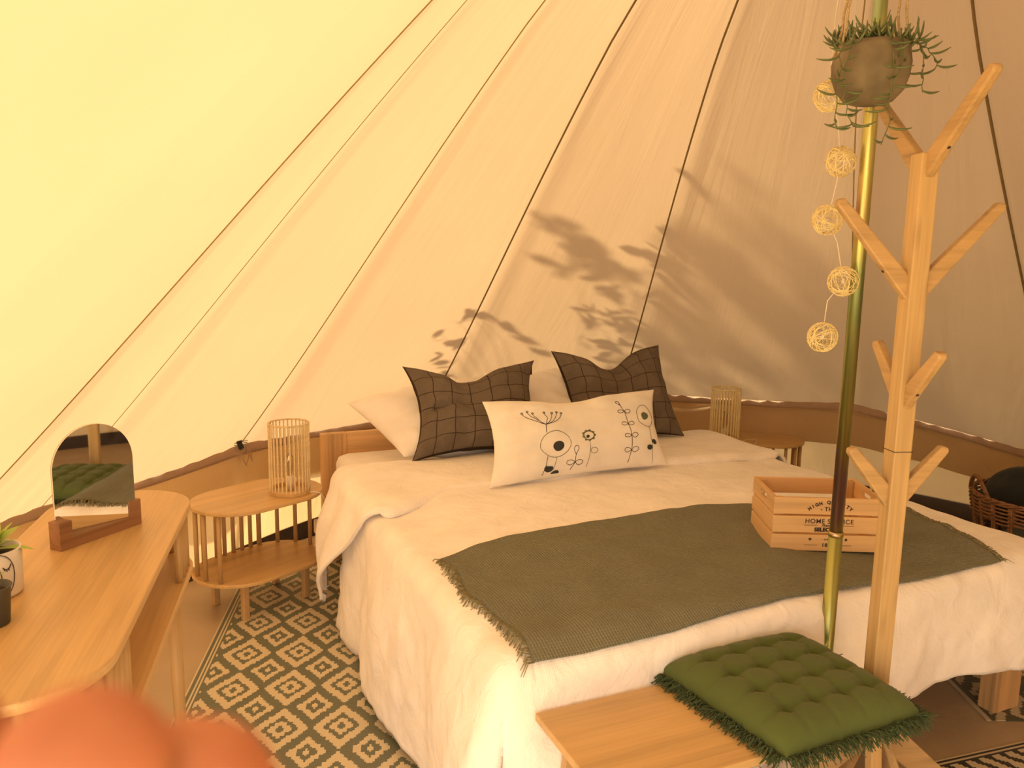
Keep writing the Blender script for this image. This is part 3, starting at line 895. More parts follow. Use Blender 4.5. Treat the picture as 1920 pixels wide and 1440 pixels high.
# ------------------------------------------------------------------ desk, mirror, pots
DA = R(104)
DC = (-.905, 1.584)
desk = thing('desk', 'long bamboo console desk with rounded ends and open lower shelf', 'desk', (*DC, 0), DA)
HX, HY = .555, .170
obj('tabletop', MB().prism(rrect(HX, HY, .155, 14), .730, .750), M['bamboo_x'], desk, bevel=.004)
obj('shelf', MB().prism(rrect(HX, HY, .155, 14), .560, .580), M['bamboo_x'], desk, bevel=.004)
slat = MB().tube([(0, 0, .578), (0, 0, .732)], .0092, 10).mesh('slat'); slat.materials.append(M['bamboo_z'])
slat.polygons.foreach_set('use_smooth', [True]*len(slat.polygons))
rr = .155-.016
pos = []
for k in range(6):
    a = R(-88 + 17*k)
    pos += [(HX-.155 + rr*math.cos(a), -HY+.155 + rr*math.sin(a)), (HX-.155 + rr*math.cos(a), HY-.155 - rr*math.sin(a))]
    pos += [(-HX+.155 - rr*math.cos(a), -HY+.155 + rr*math.sin(a)), (-HX+.155 - rr*math.cos(a), HY-.155 - rr*math.sin(a))]
for k in range(8): pos.append((-.30 + .085*k, HY-.016))
for k in range(1, 4): pos += [(HX-.155-.036*k, -HY+.016), (-HX+.155+.036*k, -HY+.016)]
for x, y in pos:
    o = obj('slat', slat, None, desk); o.location = (x, y, 0)
for sx in (-1, 1):
    for sy in (-1, 1):
        obj('leg', MB().tube([(sx*.295, sy*.135, .56), (sx*.305, sy*.14, 0)], [.017, .013], 12), M['bamboo_z'], desk, smooth=True)

mir = thing('mirror', 'arched frameless table mirror in a dark wood U-shaped base on the desk', 'mirror', (-.947, 1.763, .7505), R(66))
# local x along the mirror, local -y towards the viewer
bs = MB(); hw = .106
bs.box(-hw, hw, -.0175, .0175, 0, .024)
bs.box(-hw, -hw+.030, -.0175, .0175, .024, .062); bs.box(hw-.030, hw, -.0175, .0175, .024, .062)
obj('base', bs, M['walnut'], mir)
arch = [(-.094, .012), (.094, .012)] + [(.094*math.cos(R(180*k/28)), .168 + .094*math.sin(R(180*k/28))) for k in range(29)]
MX = Matrix(((1, 0, 0, 0), (0, 0, 1, 0), (0, 1, 0, 0), (0, 0, 0, 1)))
obj('glass', MB().prism(arch, -.0022, .0018, MX), M['mirror'], mir, fix=True, M=RZ(R(-8)))
obj('backing', MB().prism(arch, .0019, .0040, MX), M['hem'], mir, fix=True, M=RZ(R(-8)))

pot = thing('plant_pot', 'white cylindrical pot with a line-drawn sleeping face at the left edge', 'plant pot', (-.978, 1.440, .7505))
pr, ph = .050, .090
obj('vessel', MB().lathe([(.001, 0), (pr*.90, 0), (pr*.97, .006), (pr, ph), (pr-.004, ph), (pr-.006, ph-.015), (.001, ph-.016)], 40), M['white_ceramic'], pot, smooth=True)
obj('soil', MB().lathe([(pr-.005, ph-.012), (.02, ph-.008), (.001, ph-.010)], 24), M['soil'], pot, smooth=True)
fc = MB(); fa = math.atan2(-.95, .42) + .42
def oncyl(px, pz, lift=.0008):
    a = fa + px/pr; r_ = pr*(.97 + .03*pz/ph) + lift
    return (r_*math.cos(a), r_*math.sin(a), pz)
def cst(pts, r=.0008): fc.tube([oncyl(*q) for q in smoothpoly(pts)], r, 5)
cst([(-.005+.030*math.cos(t_), .047+.043*math.sin(t_)) for t_ in [2*PI*k/16 for k in range(17)]])
cst([(.004, .064), (.009, .059), (.015, .061), (.019, .068)], .001)
cst([(-.026, .062), (-.020, .058), (-.014, .059), (-.010, .064)], .001)
for x, y in ((.006, .061), (.010, .0585), (.014, .060)): cst([(x, y), (x+.0004, y-.002), (x+.001, y-.004)])
cst([(-.002, .060), (.001, .045), (-.006, .040)])
cst([(.000, .026), (.006, .031), (.012, .029), (.010, .023), (.004, .019), (.000, .026)])
cst([(.000, .026), (.006, .026), (.012, .029)])
obj('face_drawing', fc, M['ink'], pot)
def leaf_mesh(L, W, curl=.3, n=6):
    mb = MB(); rows = []
    for k in range(n+1):
        t_ = k/n; w_ = W*math.sin(PI*min(.98, max(.04, t_)))**.8*.5
        z = curl*L*t_*t_
        rows.append([(L*t_, -w_, z+w_*.3), (L*t_, 0, z), (L*t_, w_, z+w_*.3)])
    return mb.grid(rows)
def foliage(root, n, L, W, c, mat, tilt=(.3, 1.1), name='leaf', seed=1):
    rnd = random.Random(seed)
    for k in range(n):
        a = 2.4*k + rnd.uniform(-.2, .2); t_ = rnd.uniform(*tilt); s = rnd.uniform(.7, 1.1)
        me = leaf_mesh(L*s, W*s, -.25)
        o = obj(name, me, mat, root, smooth=True)
        o.location = (c[0] + .006*math.cos(a), c[1] + .006*math.sin(a), c[2]); o.rotation_euler = (0, -t_, a)
foliage(pot, 16, .062, .020, (0, 0, .086), M['leaf'], (.15, 1.2), seed=3)
pot2 = thing('plant_pot', 'small dark grey pot with a thin sprout in front of the white pot', 'plant pot', (-.905, 1.315, .7505))
obj('vessel', MB().lathe([(.001, 0), (.030, 0), (.035, .066), (.037, .068), (.033, .068), (.031, .055), (.001, .054)], 32), M['grey_pot'], pot2, smooth=True)
obj('soil', MB().lathe([(.031, .056), (.015, .060), (.001, .058)], 20), M['soil'], pot2, smooth=True)
for k in range(4):
    a = k*1.7; e = (.012*math.cos(a)+.008, .012*math.sin(a), .095+.01*k)
    st = obj('stem', MB().tube([(0, 0, .055), (e[0]*.5, e[1]*.5, .078), e], .0009, 5), M['leaf'], pot2)
    for q in range(5):
        lf = obj('leaf', leaf_mesh(.016, .007, -.1), M['leaf'], st, smooth=True)
        f = .4+.15*q; lf.location = (e[0]*f, e[1]*f, .055+(e[2]-.055)*f); lf.rotation_euler = (0, -.4, q*2.1+a)

# ------------------------------------------------------------------ bench and fringed cushion
NA_ = R(23.5)
bench = thing('bench', 'low bamboo bench standing at the foot of the bed, green cushion on its right end', 'bench', (.061, 1.561, 0), NA_)
# local x along the bench, -y towards the viewer
BL_, BW = .74, .30
obj('seat', MB().box(0, BL_, -BW, 0, .432, .450), M['bamboo_x'], bench, bevel=.002)
for x, dx in ((.07, -.03), (BL_-.05, .03)):
    for y, dy in ((-.045, .02), (-BW+.045, -.02)):
        lg = MB(); w2 = .015
        vs = [(x-w2, y-.01, .432), (x+w2, y-.01, .432), (x+w2, y+.01, .432), (x-w2, y+.01, .432)]
        vb = [(a+dx, b+dy, 0) for a, b, _ in vs]
        lg.add(vb+vs, [(0, 3, 2, 1), (4, 5, 6, 7), (0, 1, 5, 4), (1, 2, 6, 5), (2, 3, 7, 6), (3, 0, 4, 7)])
        obj('leg', lg, M['bamboo_z'], bench, bevel=.002)
    obj('stretcher', MB().box(x-.008, x+.008, -BW+.05, -.05, .37, .40), M['bamboo_y'], bench)
obj('long_stretcher', MB().box(.06, BL_-.05, -.157, -.143, .36, .385), M['bamboo_x'], bench)
wl = thing('woolly_bundle', 'pale woolly bundle under the bench', 'bundle', (.51, 1.525, 0))
mb = MB()
rows = []
for i in range(25):
    a = 2*PI*i/24; rows.append([((.085*math.sin(t_)+.006*vnoise((i % 24)*.9, t_*5, 8))*math.cos(a), .075*math.sin(t_)*math.sin(a), .185-.17*math.cos(t_)*(1+.05*math.sin(a*3))) for t_ in [PI*k/12 for k in range(13)]])
obj('fleece', mb.grid(rows), M['wool'], wl, smooth=True)

# cushion: tufted square, its corners standing a little over the bench edges
cu = thing('seat_cushion', 'moss green tufted seat cushion with dark fringe on the bench', 'cushion', (.061, 1.561, .4505), NA_)
CUS = dict(BL=(.375, -.335), BR=(.745, -.325), TR=(.735, .040), TL=(.330, .030))
def cus(u, v, side=1):
    a, b = u, v
    bl, br, tr, tl = [Vector((*CUS[k], 0)) for k in ('BL', 'BR', 'TR', 'TL')]
    p = (bl*(1-a)+br*a)*(1-b) + (tl*(1-a)+tr*a)*b
    e = (1-abs(2*a-1)**5)*(1-abs(2*b-1)**5); e = max(0, e)
    h = .062*e**.45
    if side > 0:
        n4 = 5
        dip = 0
        for i in range(1, n4):
            for j in range(1, n4):
                q = (a - i/n4)**2 + (b - j/n4)**2
                dip += math.exp(-q/.0016)*.95 + .0
        gx = min(abs(a-i/n4) for i in range(1, n4)); gy = min(abs(b-j/n4) for j in range(1, n4))
        cr = .42*math.exp(-(gx/.022)**2)*(.35+.65*abs(math.cos(b*n4*PI))) + .55*math.exp(-(gy/.022)**2)*(.35+.65*abs(math.cos(a*n4*PI)))
        h -= .026*min(1, max(dip, cr))*min(1, e*1.2)
        p.z = .014 + h*.92 + .002*vnoise(a*7, b*7, 3)
    else:
        p.z = .002 + .006*(1-e)
    return p
n_ = 90
topg = [[cus(i/n_, j/n_, 1) for j in range(n_+1)] for i in range(n_+1)]
botg = [[cus(i/n_, j/n_, -1) for j in range(n_+1)] for i in range(n_+1)]
mb = MB().grid(topg)
mb.grid(botg[::-1])
ed = [cus(i/n_, 0, 1) for i in range(n_+1)] + [cus(1, j/n_, 1) for j in range(1, n_+1)] + [cus(1-i/n_, 1, 1) for i in range(1, n_+1)] + [cus(0, 1-j/n_, 1) for j in range(1, n_+1)]
mb.grid([[p, Vector((p.x, p.y, .003))] for p in ed])
obj('cover', mb, M['green'], cu, smooth=True)
fr = MB()
ctr = Vector((.545, -.15, 0))
for k in range(1500):
    q = k/1500*(len(ed)-1); i = int(q); p = ed[i].lerp(ed[i+1], q-i) + Vector((0, 0, -.006))
    tdir = (ed[min(i+1, len(ed)-1)]-ed[max(i-1, 0)]).normalized(); o_ = Vector((tdir.y, -tdir.x, 0))
    cd_ = (p-ctr).normalized(); 
    o_ = (o_*1.0 + cd_*.45).normalized()
    L = random.uniform(.018, .034); jt = Vector((random.uniform(-1, 1), random.uniform(-1, 1), random.uniform(-.9, .9)))*.012
    m_ = p + o_*L*.5 + Vector((0, 0, random.uniform(-.004, .010))) + jt*.5
    e_ = p + o_*L + Vector((0, 0, random.uniform(-.012, .004))) + jt
    fr.tube([p - o_*.006, m_, e_], [.0013, .0013, .0009], 4)
f_ = obj('fringe', fr, M['fringe_green'], cu); f_['kind'] = 'stuff'

# ------------------------------------------------------------------ pole, string of balls, hanging planter
pole = thing('tent_pole', 'iridescent steel centre pole of the tent at the foot of the bed', 'pole', (.8185, 1.925, 0))
obj('lower_tube', MB().tube([(0, 0, 0), (0, 0, .728)], .0172, 24), M['pole_low'], pole, smooth=True)
obj('upper_tube', MB().tube([(0, 0, .72), (0, 0, 2.93)], .0160, 24), M['pole'], pole, smooth=True)
obj('joint_ring', MB().lathe([(.0165, .722), (.0185, .724), (.0185, .734), (.0165, .736)], 24), M['pole'], pole, smooth=True)

strg = thing('ball_string', 'string of pale rattan ball lights hanging beside the pole', 'string lights', (.721, 1.93, 0))
balls = [(0, 0, 1.78), (.038, 0, 1.634), (.018, 0, 1.50), (.062, -.012, 1.357), (.027, 0, 1.222)]
rb_ = .0355
def ball_mesh(seed):
    rnd = random.Random(seed); mb = MB()
    for k in range(26):
        ax = Vector((rnd.gauss(0, 1), rnd.gauss(0, 1), rnd.gauss(0, 1))).normalized(); u = ax.orthogonal().normalized(); v = ax.cross(u)
        off = rnd.uniform(-.45, .45)*rb_; rr_ = math.sqrt(rb_**2-off**2)*rnd.uniform(.95, 1.0)
        pts = [ax*off + (u*math.cos(2*PI*q/20) + v*math.sin(2*PI*q/20))*rr_*(1+.03*math.sin(q*1.3+k)) for q in range(21)]
        mb.tube(pts, .00085, 4, False)
    return mb.mesh('rattan_ball')
bms = [ball_mesh(s) for s in (1, 2, 3)]
for me in bms: me.materials.append(M['rattan_light'])
for k, c in enumerate(balls):
    o = obj('rattan_ball', bms[k % 3], None, strg); o.location = c; o.rotation_euler = (k, k*2, k*.7)
    bl = MB().lathe([(.001, -.008), (.004, -.005), (.005, 0), (.003, .006), (.001, .008)], 10); b_ = obj('tiny_bulb', bl, M['white_plastic'], o, smooth=True)
wire = [(.06, 0, 2.75), (.03, 0, 2.3), (0, 0, 1.95)]
for a, b in zip(balls[:-1], balls[1:]):
    wire += [a, (a[0]*.5+b[0]*.5-.012*(1 if b is balls[-1] else -.4), 0, (a[2]+b[2])/2+.02)]
wire.append(balls[-1])
obj('wire', MB().tube(wire, .0011, 5), M['white_plastic'], strg, smooth=True)

hp = thing('hanging_planter', 'grey concrete pot hanging on jute cords with a trailing succulent', 'hanging plant', (.757, 1.800, 1.738))
prof = [(.001, 0), (.030, .0), (.052, .008), (.068, .028), (.078, .058), (.080, .085), (.075, .110), (.070, .122), (.065, .122), (.068, .105), (.05, .098), (.001, .098)]
mb = MB().lathe(prof, 64)
for i, v in enumerate(mb.v):
    a = math.atan2(v[1], v[0]); k = 1 + .018*math.sin(a*9+v[2]*40) + .02*vnoise(a*2.5, v[2]*40, 5); mb.v[i] = (v[0]*k, v[1]*k, v[2])
obj('vessel', mb, M['concrete'], hp, smooth=True)
obj('soil', MB().lathe([(.066, .100), (.03, .108), (.001, .104)], 24), M['soil'], hp, smooth=True)
for a0 in (188, 160, 352, 20):
    a = R(a0); p = Vector((.070*math.cos(a), .070*math.sin(a), .10)); q = Vector((.045, .085, .95))
    p0 = p + (Vector((p.x, p.y, 0)).normalized())*.008
    rp = [p0] + [p.lerp(q, k/44) + Vector((.0016*math.cos(k*1.9), .0016*math.sin(k*1.9), 0)) for k in range(1, 45)]
    obj('rope', MB().tube(rp, .0027, 6), M['jute'], hp, smooth=True)
rnd = random.Random(11)
def banana(L, W):
    mb = MB(); pts = []; rs = []
    for k in range(6):
        t_ = k/5; pts.append((L*t_, 0, .42*L*t_*t_*1.3)); rs.append(max(.0004, W*math.sin(PI*(.08+.88*t_))**.7))
    return mb.tube(pts, rs, 5)
bmesh_leaves = []
for L in (.026, .033, .040):
    me = banana(L, .0027).mesh('leaf'); me.materials.append(M['succulent']); me.polygons.foreach_set('use_smooth', [True]*len(me.polygons)); bmesh_leaves.append(me)
def trail(pts, nleaf):
    pts = [Vector(p) for p in pts]
    fine = []
    for a_, b_ in zip(pts[:-1], pts[1:]):
        for q in range(3): fine.append(a_.lerp(b_, q/3) + Vector((rnd.uniform(-1, 1), rnd.uniform(-1, 1), 0))*.0035*(1 if fine else 0))
    pts = fine + [pts[-1]]
    st = obj('stem', MB().tube(pts, .0011, 5), M['succulent'], hp, smooth=True)
    seg = len(pts)-1
    for k in range(nleaf):
        q = (k+.6)/nleaf*seg; i = min(seg-1, int(q)); p = pts[i].lerp(pts[i+1], q-i); d = (pts[i+1]-pts[i]).normalized()
        sd = Vector((rnd.uniform(-1, 1), rnd.uniform(-1, 1), rnd.uniform(-.3, .6))).normalized()
        x = (d*.55 + (sd - d*sd.dot(d)).normalized()).normalized() if k % 3 else (d*.7 + Vector((math.copysign(1, sd.x), sd.y*.5, .1))).normalized(); z = Vector((0, 0, 1)); z = (z - x*z.dot(x)).normalized(); y = z.cross(x)
        lf = obj('leaf', bmesh_leaves[rnd.randrange(3)], None, st)
        lf.matrix_local = Matrix(((x.x, y.x, z.x, p.x), (x.y, y.y, z.y, p.y), (x.z, y.z, z.z, p.z), (0, 0, 0, 1)))
trail([(-.050, -.030, .10), (-.070, -.045, .125), (-.086, -.050, .09), (-.088, -.050, .03), (-.086, -.048, -.03), (-.080, -.045, -.06)], 16)
trail([(-.045, -.035, .10), (-.066, -.055, .118), (-.080, -.060, .06), (-.076, -.062, .0), (-.062, -.06, -.045), (-.050, -.055, -.055)], 14)
trail([(.0, -.05, .10), (.005, -.078, .12), (.006, -.094, .07), (.002, -.098, .01), (.006, -.09, -.05), (-.002, -.085, -.095)], 15)
trail([(.03, -.045, .10), (.03, -.074, .12), (.025, -.092, .08), (.012, -.096, .03), (.0, -.092, -.02)], 11)
trail([(.05, -.02, .10), (.075, -.03, .13), (.09, -.035, .11), (.095, -.035, .06), (.098, -.035, .02)], 13)
trail([(.05, .0, .10), (.08, -.01, .128), (.11, -.015, .115), (.13, -.015, .09), (.128, -.015, .07)], 11)
for k in range(20):
    a = rnd.uniform(0, 2*PI); r0 = rnd.uniform(.01, .05); x0, y0 = r0*math.cos(a)+ (.018 if k % 3 else -.03), r0*math.sin(a)*.8
    L = rnd.uniform(.03, .06)
    trail([(x0, y0, .10), (x0+.3*L*math.cos(a), y0+.3*L*math.sin(a), .10+.6*L), (x0+.8*L*math.cos(a), y0+.8*L*math.sin(a), .10+.85*L)], 7)
drl = obj('dry_leaf', leaf_mesh(.035, .02, .4), M['rattan'], hp, smooth=True); drl.location = (-.03, -.02, .108); drl.rotation_euler = (0, -1.0, -.5)
drl = obj('dry_leaf', leaf_mesh(.035, .02, .4), M['rattan'], hp, smooth=True); drl.location = (-.025, -.02, .108); drl.rotation_euler = (0, -1.1, 1.5)

# ------------------------------------------------------------------ coat stand
stn = thing('coat_stand', 'bamboo tree-shaped coat stand with eight branches in front of the pole', 'coat stand', (.842, 1.700, 0))
tw = .0205
TM = RZ(R(7))
obj('trunk', MB().box(-tw, tw, -tw, tw, .30, 1.625, TM), M['stand_z'], stn, bevel=.003)
obj('joint_line', MB().box(-tw-.0006, tw+.0006, -tw-.0006, tw+.0006, .9995, 1.001, TM), M['ink'], stn)
def arm(az, r1, z1, z0, wd=.022, th=.020):
    """straight bar from the trunk face outwards and up; end cut upright against the trunk"""
    a = R(az); mb = MB()
    L = math.hypot(r1-.018, z1-z0); sl_ = math.atan2(z1-z0, r1-.018)
    nx_, nz_ = -math.sin(sl_), math.cos(sl_)
    x0 = tw-.004
    hd = wd*.95
    def pt(x, z, y): return (x, y, z)
    prof = [(x0, z0 - hd*1.35), (x0, z0 + hd*1.35), (r1 + nx_*hd*.55, z1 + nz_*hd*.55), (r1+.006, z1+.004), (r1 - nx_*hd*.50 + .0, z1 - nz_*hd*.50)]
    n = len(prof); vs = [pt(x, z, -th/2) for x, z in prof] + [pt(x, z, th/2) for x, z in prof]
    mb.add(vs, [tuple(range(n))[::-1], tuple(range(n, 2*n))] + [(i, (i+1) % n, (i+1) % n+n, i+n) for i in range(n)])
    o = obj('branch', mb, M['stand_x'], stn, bevel=.004, fix=True); o.rotation_euler = (0, 0, a)
    hole = obj('screw_hole', MB().tube([(0, 0, -.001), (0, 0, .0008)], .0035, 10), M['ink'], o)
    hx, hz = x0 + (r1-x0)*.30, z0 + (z1-z0)*.30; f_ = .32; hole.location = (x0*(1-f_) + (r1-nx_*hd*.5)*f_, 0, (z0-hd*1.35)*(1-f_) + (z1-nz_*hd*.5)*f_); hole.rotation_euler = (0, PI - sl_ , 0)
for az in (97, -83): arm(az, .183, 1.755, 1.600)
for az in (-173, 7): arm(az, .180, 1.524, 1.350)
for az in (97, -83): arm(az, .112, 1.222, 1.118)
for az in (-173, 7): arm(az, .108, 1.002, .897)
for az in (7, 97, -83, -173):
    mb = MB(); vs = []
    for (x, z) in ((tw-.002, .30), (tw-.002, .385), (.44, .0), (.385, .0)):
        vs.append((x if az != 97 else min(x, tw-.002 + (x-tw+.002)*.38), z))
    n = 4; th = .020
    mb.add([(x, -th/2, z) for x, z in vs] + [(x, th/2, z) for x, z in vs], [(0, 1, 2, 3)[::-1], (4, 5, 6, 7)] + [(i, (i+1) % n, (i+1) % n+n, i+n) for i in range(n)])
    o = obj('foot', mb, M['stand_x'], stn, bevel=.003, fix=True); o.rotation_euler = (0, 0, R(az))

# ------------------------------------------------------------------ crate on the bed
cr = thing('crate', 'open pine crate with black printed lettering standing on the throw', 'crate', (.768, 2.245, .5655), R(-1.5))
CW, CD, CH = .318, .225, .160
for k in range(3):
    z0 = k*(CH+.006)/3; z1 = z0 + CH/3 - .004
    obj('plank', MB().box(0, CW, 0, .010, z0, z1), M['pine_x'], cr, bevel=.001)
    if k != 1: obj('plank', MB().box(0, CW, CD-.010, CD, z0, z1), M['pine_x'], cr, bevel=.001)
    else: obj('plank', MB().box(0, CW, CD-.010, CD, z0, z1-.008), M['pine_x'], cr, bevel=.001)
    for x0 in (0, CW-.010):
        if k < 2: obj('plank', MB().box(x0, x0+.010, .0105, CD-.0105, z0, z1+.003), M['pine_y'], cr, bevel=.001)
        else:
            q = MB(); y0, y1 = .0105, CD-.0105; ya, yb = .075, .140; za, zb = z0+.018, z0+.036
            q.box(x0, x0+.010, y0, y1, z0, za).box(x0, x0+.010, y0, y1, zb, z1).box(x0, x0+.010, y0, ya, za, zb).box(x0, x0+.010, yb, y1, za, zb)
            obj('handle_plank', q, M['pine_y'], cr)
for x in (.0105, CW-.0305):
    for y in (.0105, CD-.0255):
        obj('corner_post', MB().box(x, x+.020, y, y+.015, .004, CH-.003), M['pine_z'], cr)
obj('bottom_board', MB().box(.0105, CW-.0105, .0105, CD-.0105, 0, .006), M['pine_x'], cr)
def text(s, x, z, size, spacing=1.0, bold=.0, rot=0, shear=0):
    cu_ = bpy.data.curves.new('lettering', 'FONT'); cu_.body = s; cu_.size = size; cu_.align_x = 'CENTER'; cu_.align_y = 'CENTER'
    cu_.space_character = spacing; cu_.extrude = .00035; cu_.offset = bold; cu_.shear = shear
    cu_.materials.append(M['ink'])
    tmp = bpy.data.objects.new('tmp', cu_); me = bpy.data.meshes.new_from_object(tmp); bpy.data.objects.remove(tmp)
    me.materials.clear(); me.materials.append(M['ink'])
    o = bpy.data.objects.new('lettering', me); COL.objects.link(o); o.parent = cr
    o.matrix_local = T(x, -.0006, z) @ Matrix.Rotation(R(90), 4, 'X') @ Matrix.Rotation(rot, 4, 'Z')
    return o
xc = .163
word = 'HIGH QUALITY'
for k, ch in enumerate(word):
    if ch == ' ': continue
    a = (k-5.5)*.118; text(ch, xc + .098*math.sin(a), .118 + .098*(math.cos(a)-1) + .030, .0135, 1, .0006, -a)
text('- THE -', xc, .127, .017, 1.1, .0003)
text('HOME SERVICE', xc, .090, .019, 1.12, .0001)
text('Premium', xc, .078, .012, 1.0, .0001, 0, .4)
text('SELECTION', xc, .065, .0155, 1.05, .0009)
text('- since -', xc, .036, .009, 1.2, .0001)
text('1837', xc, .018, .015, 1.2, .0004)
for z, g in ((.078, .034), (.018, .030)):
    for d in (-1, 1):
        lx = sorted((xc+d*g, xc+d*(g+.038)))
        obj('printed_line', MB().box(lx[0], lx[1], -.0008, -.0002, z-.0005, z+.0005), M['ink'], cr)
for d in (-1, 1):
    out = []
    for k in range(10):
        a = PI/2 + k*PI/5; r_ = .0062 if k % 2 == 0 else .0026; out.append((xc + d*.052 + r_*math.cos(a), .036 + r_*math.sin(a)))
    obj('printed_star', MB().prism(out, -.0008, -.0002, MX), M['ink'], cr, fix=True)

# ------------------------------------------------------------------ wicker basket with blankets
bk = thing('wicker_basket', 'round brown wicker basket on the floor at the right edge', 'basket', (2.36, 3.42, .004))
def brad(z): return .215 + .17*z
nst = 22
for k in range(nst):
    a = 2*PI*k/nst
    for dz in (-.006, .006):
        pass
    pts = [((brad(z))*math.cos(a), (brad(z))*math.sin(a), z) for z in np.linspace(0, .38, 9)]
    obj('stake', MB().tube(pts, .0058, 6).tube([(p[0]*1.0+.010*math.sin(a), p[1]-.010*math.cos(a), p[2]) for p in pts], .0052, 6), M['wicker'], bk, smooth=True)
def hoop(z, r_extra, amp, ph, rad=.0045, n=132):
    return MB().tube([((brad(z)+r_extra+amp*math.sin(nst/2*2*PI*k/n+ph))*math.cos(2*PI*k/n), (brad(z)+r_extra+amp*math.sin(nst/2*2*PI*k/n+ph))*math.sin(2*PI*k/n), z + .003*math.sin(2*PI*k/n*5+ph*3)) for k in range(n+1)], rad, 6, False)
for i, z in enumerate(list(np.arange(.004, .075, .0085)) + [.185, .193, .201] + list(np.arange(.300, .385, .0085))):
    obj('woven_hoop', hoop(float(z), 0, .008, PI*(i % 2)), M['wicker'], bk, smooth=True)
for ph in (0, 2.1, 4.2):
    obj('rim_braid', MB().tube([((brad(.385)+.006*math.cos(14*2*PI*k/200+ph))*math.cos(2*PI*k/200), (brad(.385)+.006*math.cos(14*2*PI*k/200+ph))*math.sin(2*PI*k/200), .390+.006*math.sin(14*2*PI*k/200+ph)) for k in range(201)], .0058, 6, False), M['wicker'], bk, smooth=True)
for side in (R(170), R(-10)):
    for ph in (0, 2.1, 4.2):
        pts = []
        for k in range(61):
            t_ = k/60; a = side + (t_-.5)*.75; r_ = brad(.385)+.002
            pts.append(((r_+.005*math.cos(t_*26+ph))*math.cos(a), (r_+.005*math.cos(t_*26+ph))*math.sin(a), .390+.075*math.sin(PI*t_)+.005*math.sin(t_*26+ph)))
        obj('handle', MB().tube(pts, .0052, 6), M['wicker'], bk, smooth=True)
obj('bottom', MB().lathe([(.001, .004), (.214, .004), (.214, .012), (.001, .012)], 36), M['wicker'], bk)
def blob(c, rx, ry, rz_, seed, amp=.13, n=28):
    rows = []
    for i in range(n+1):
        a = 2*PI*(i % n)/n; row = []
        for k in range(19):
            t_ = PI*k/18; q = 1 + amp*vnoise(a*1.6 if i % n else 0, t_*2.2, seed) + amp*.5*math.sin(3*a+seed)*math.sin(t_)
            row.append((c[0]+rx*q*math.sin(t_)*math.cos(a), c[1]+ry*q*math.sin(t_)*math.sin(a), c[2]-rz_*q*math.cos(t_)))
        rows.append(row)
    return MB().grid(rows)
b1 = thing('folded_blanket', 'charcoal blanket bunched in the top of the wicker basket', 'blanket', (2.36, 3.50, .25))
obj('cloth', blob((0, 0, .13), .21, .14, .13, 61), M['blanket_dark'], b1, smooth=True)
b2 = thing('folded_blanket', 'grey-blue cloth filling the front of the wicker basket', 'blanket', (2.36, 3.40, .02))
g2 = blob((0, -.02, .15), .185, .165, .135, 67); obj('cloth', g2, M['blanket_grey'], b2, smooth=True)
obj('upper_fold', blob((.08, -.05, .36), .12, .11, .10, 71), M['blanket_grey'], b2, smooth=True)

# ------------------------------------------------------------------ guy buckle at the hem
bu = thing('strap_buckle', 'small metal buckle with hanging cords on the hem left of the lamp', 'buckle', (CX+2.54*math.cos(R(143.2)), CY+2.54*math.sin(R(143.2)), .545), R(53))
for k in range(4):
    obj('prong', MB().box(-.035, .030, -.010, -.006, .004+.009*k, .008+.009*k, Matrix.Rotation(.25, 4, 'Y')), M['metal_buckle'], bu)
obj('clasp', MB().box(-.008, .012, -.016, -.004, -.008, .04, Matrix.Rotation(-.4, 4, 'Y')), M['black'], bu)
obj('cord_loop', MB().tube([(.0, -.01, 0), (.005, -.016, -.05), (.02, -.018, -.085), (.035, -.016, -.05), (.03, -.01, .0)], .0024, 6).tube([(.03, -.012, .0), (.05, -.016, -.04), (.052, -.018, -.075), (.042, -.014, -.04)], .0024, 6), M['hem'], bu, smooth=True)

# ------------------------------------------------------------------ hand of the photographer, just in front of the lens
def cam_pt(x, y, d): return Vector(((x-960)/1500*d, -(y-720)/1500*d, -d))
hand = tag(None or bpy.data.objects.new('hand', bpy.data.meshes.new('hand')), 'blurred fingertips of a hand reaching in at the lower left corner', 'hand')
COL.objects.link(hand)
def skin_chain():
    vs, es, rs = [], [], []
    def add(p, r, par=None):
        vs.append(p); rs.append(r)
        if par is not None: es.append((par, len(vs)-1))
        return len(vs)-1
    # camera space, metres: x right, y up, z behind the lens
    pal = add(Vector((-.075, -.130, -.030)), .020)
    wri = add(Vector((-.105, -.190, .020)), .024, pal)
    arm1 = add(Vector((-.140, -.270, .10)), .030, wri)
    arm2 = add(Vector((-.17, -.34, .22)), .036, arm1)
    fingers = [((-.098, -.100, -.060), (-.082, -.062, -.092), cam_pt(-75, 1305, .088), .0112, -.028),
               ((-.078, -.100, -.066), (-.058, -.064, -.098), cam_pt(190, 1335, .086), .0112, -.009),
               ((-.056, -.104, -.070), (-.038, -.072, -.104), cam_pt(320, 1382, .094), .0122, .010),
               ((-.038, -.112, -.066), (-.022, -.088, -.100), Vector((-.018, -.066, -.104)), .0082, .028)]
    for kn, mid, tip, r, _ in fingers:
        a = add(Vector(kn), .0115, pal)
        b = add(Vector(mid), r*1.05, a)
        tipv = Vector(tip); c = add(Vector(mid).lerp(tipv, .55), r, b)
        d = add(tipv, r*.94, c)
    t1 = add(Vector((-.055, -.155, -.030)), .014, pal); t2 = add(Vector((-.022, -.150, -.050)), .0115, t1); add(Vector((.002, -.128, -.066)), .0095, t2)
    return vs, es, rs
vs, es, rs = skin_chain()
hm = hand.data; hm.from_pydata([tuple(CAM_M @ v) for v in vs], es, [])
hm.materials.append(M['skin'])
sk = hand.modifiers.new('skin', 'SKIN'); sk.use_smooth_shade = True
for i, r in enumerate(rs):
    hm.skin_vertices[0].data[i].radius = (r, r)
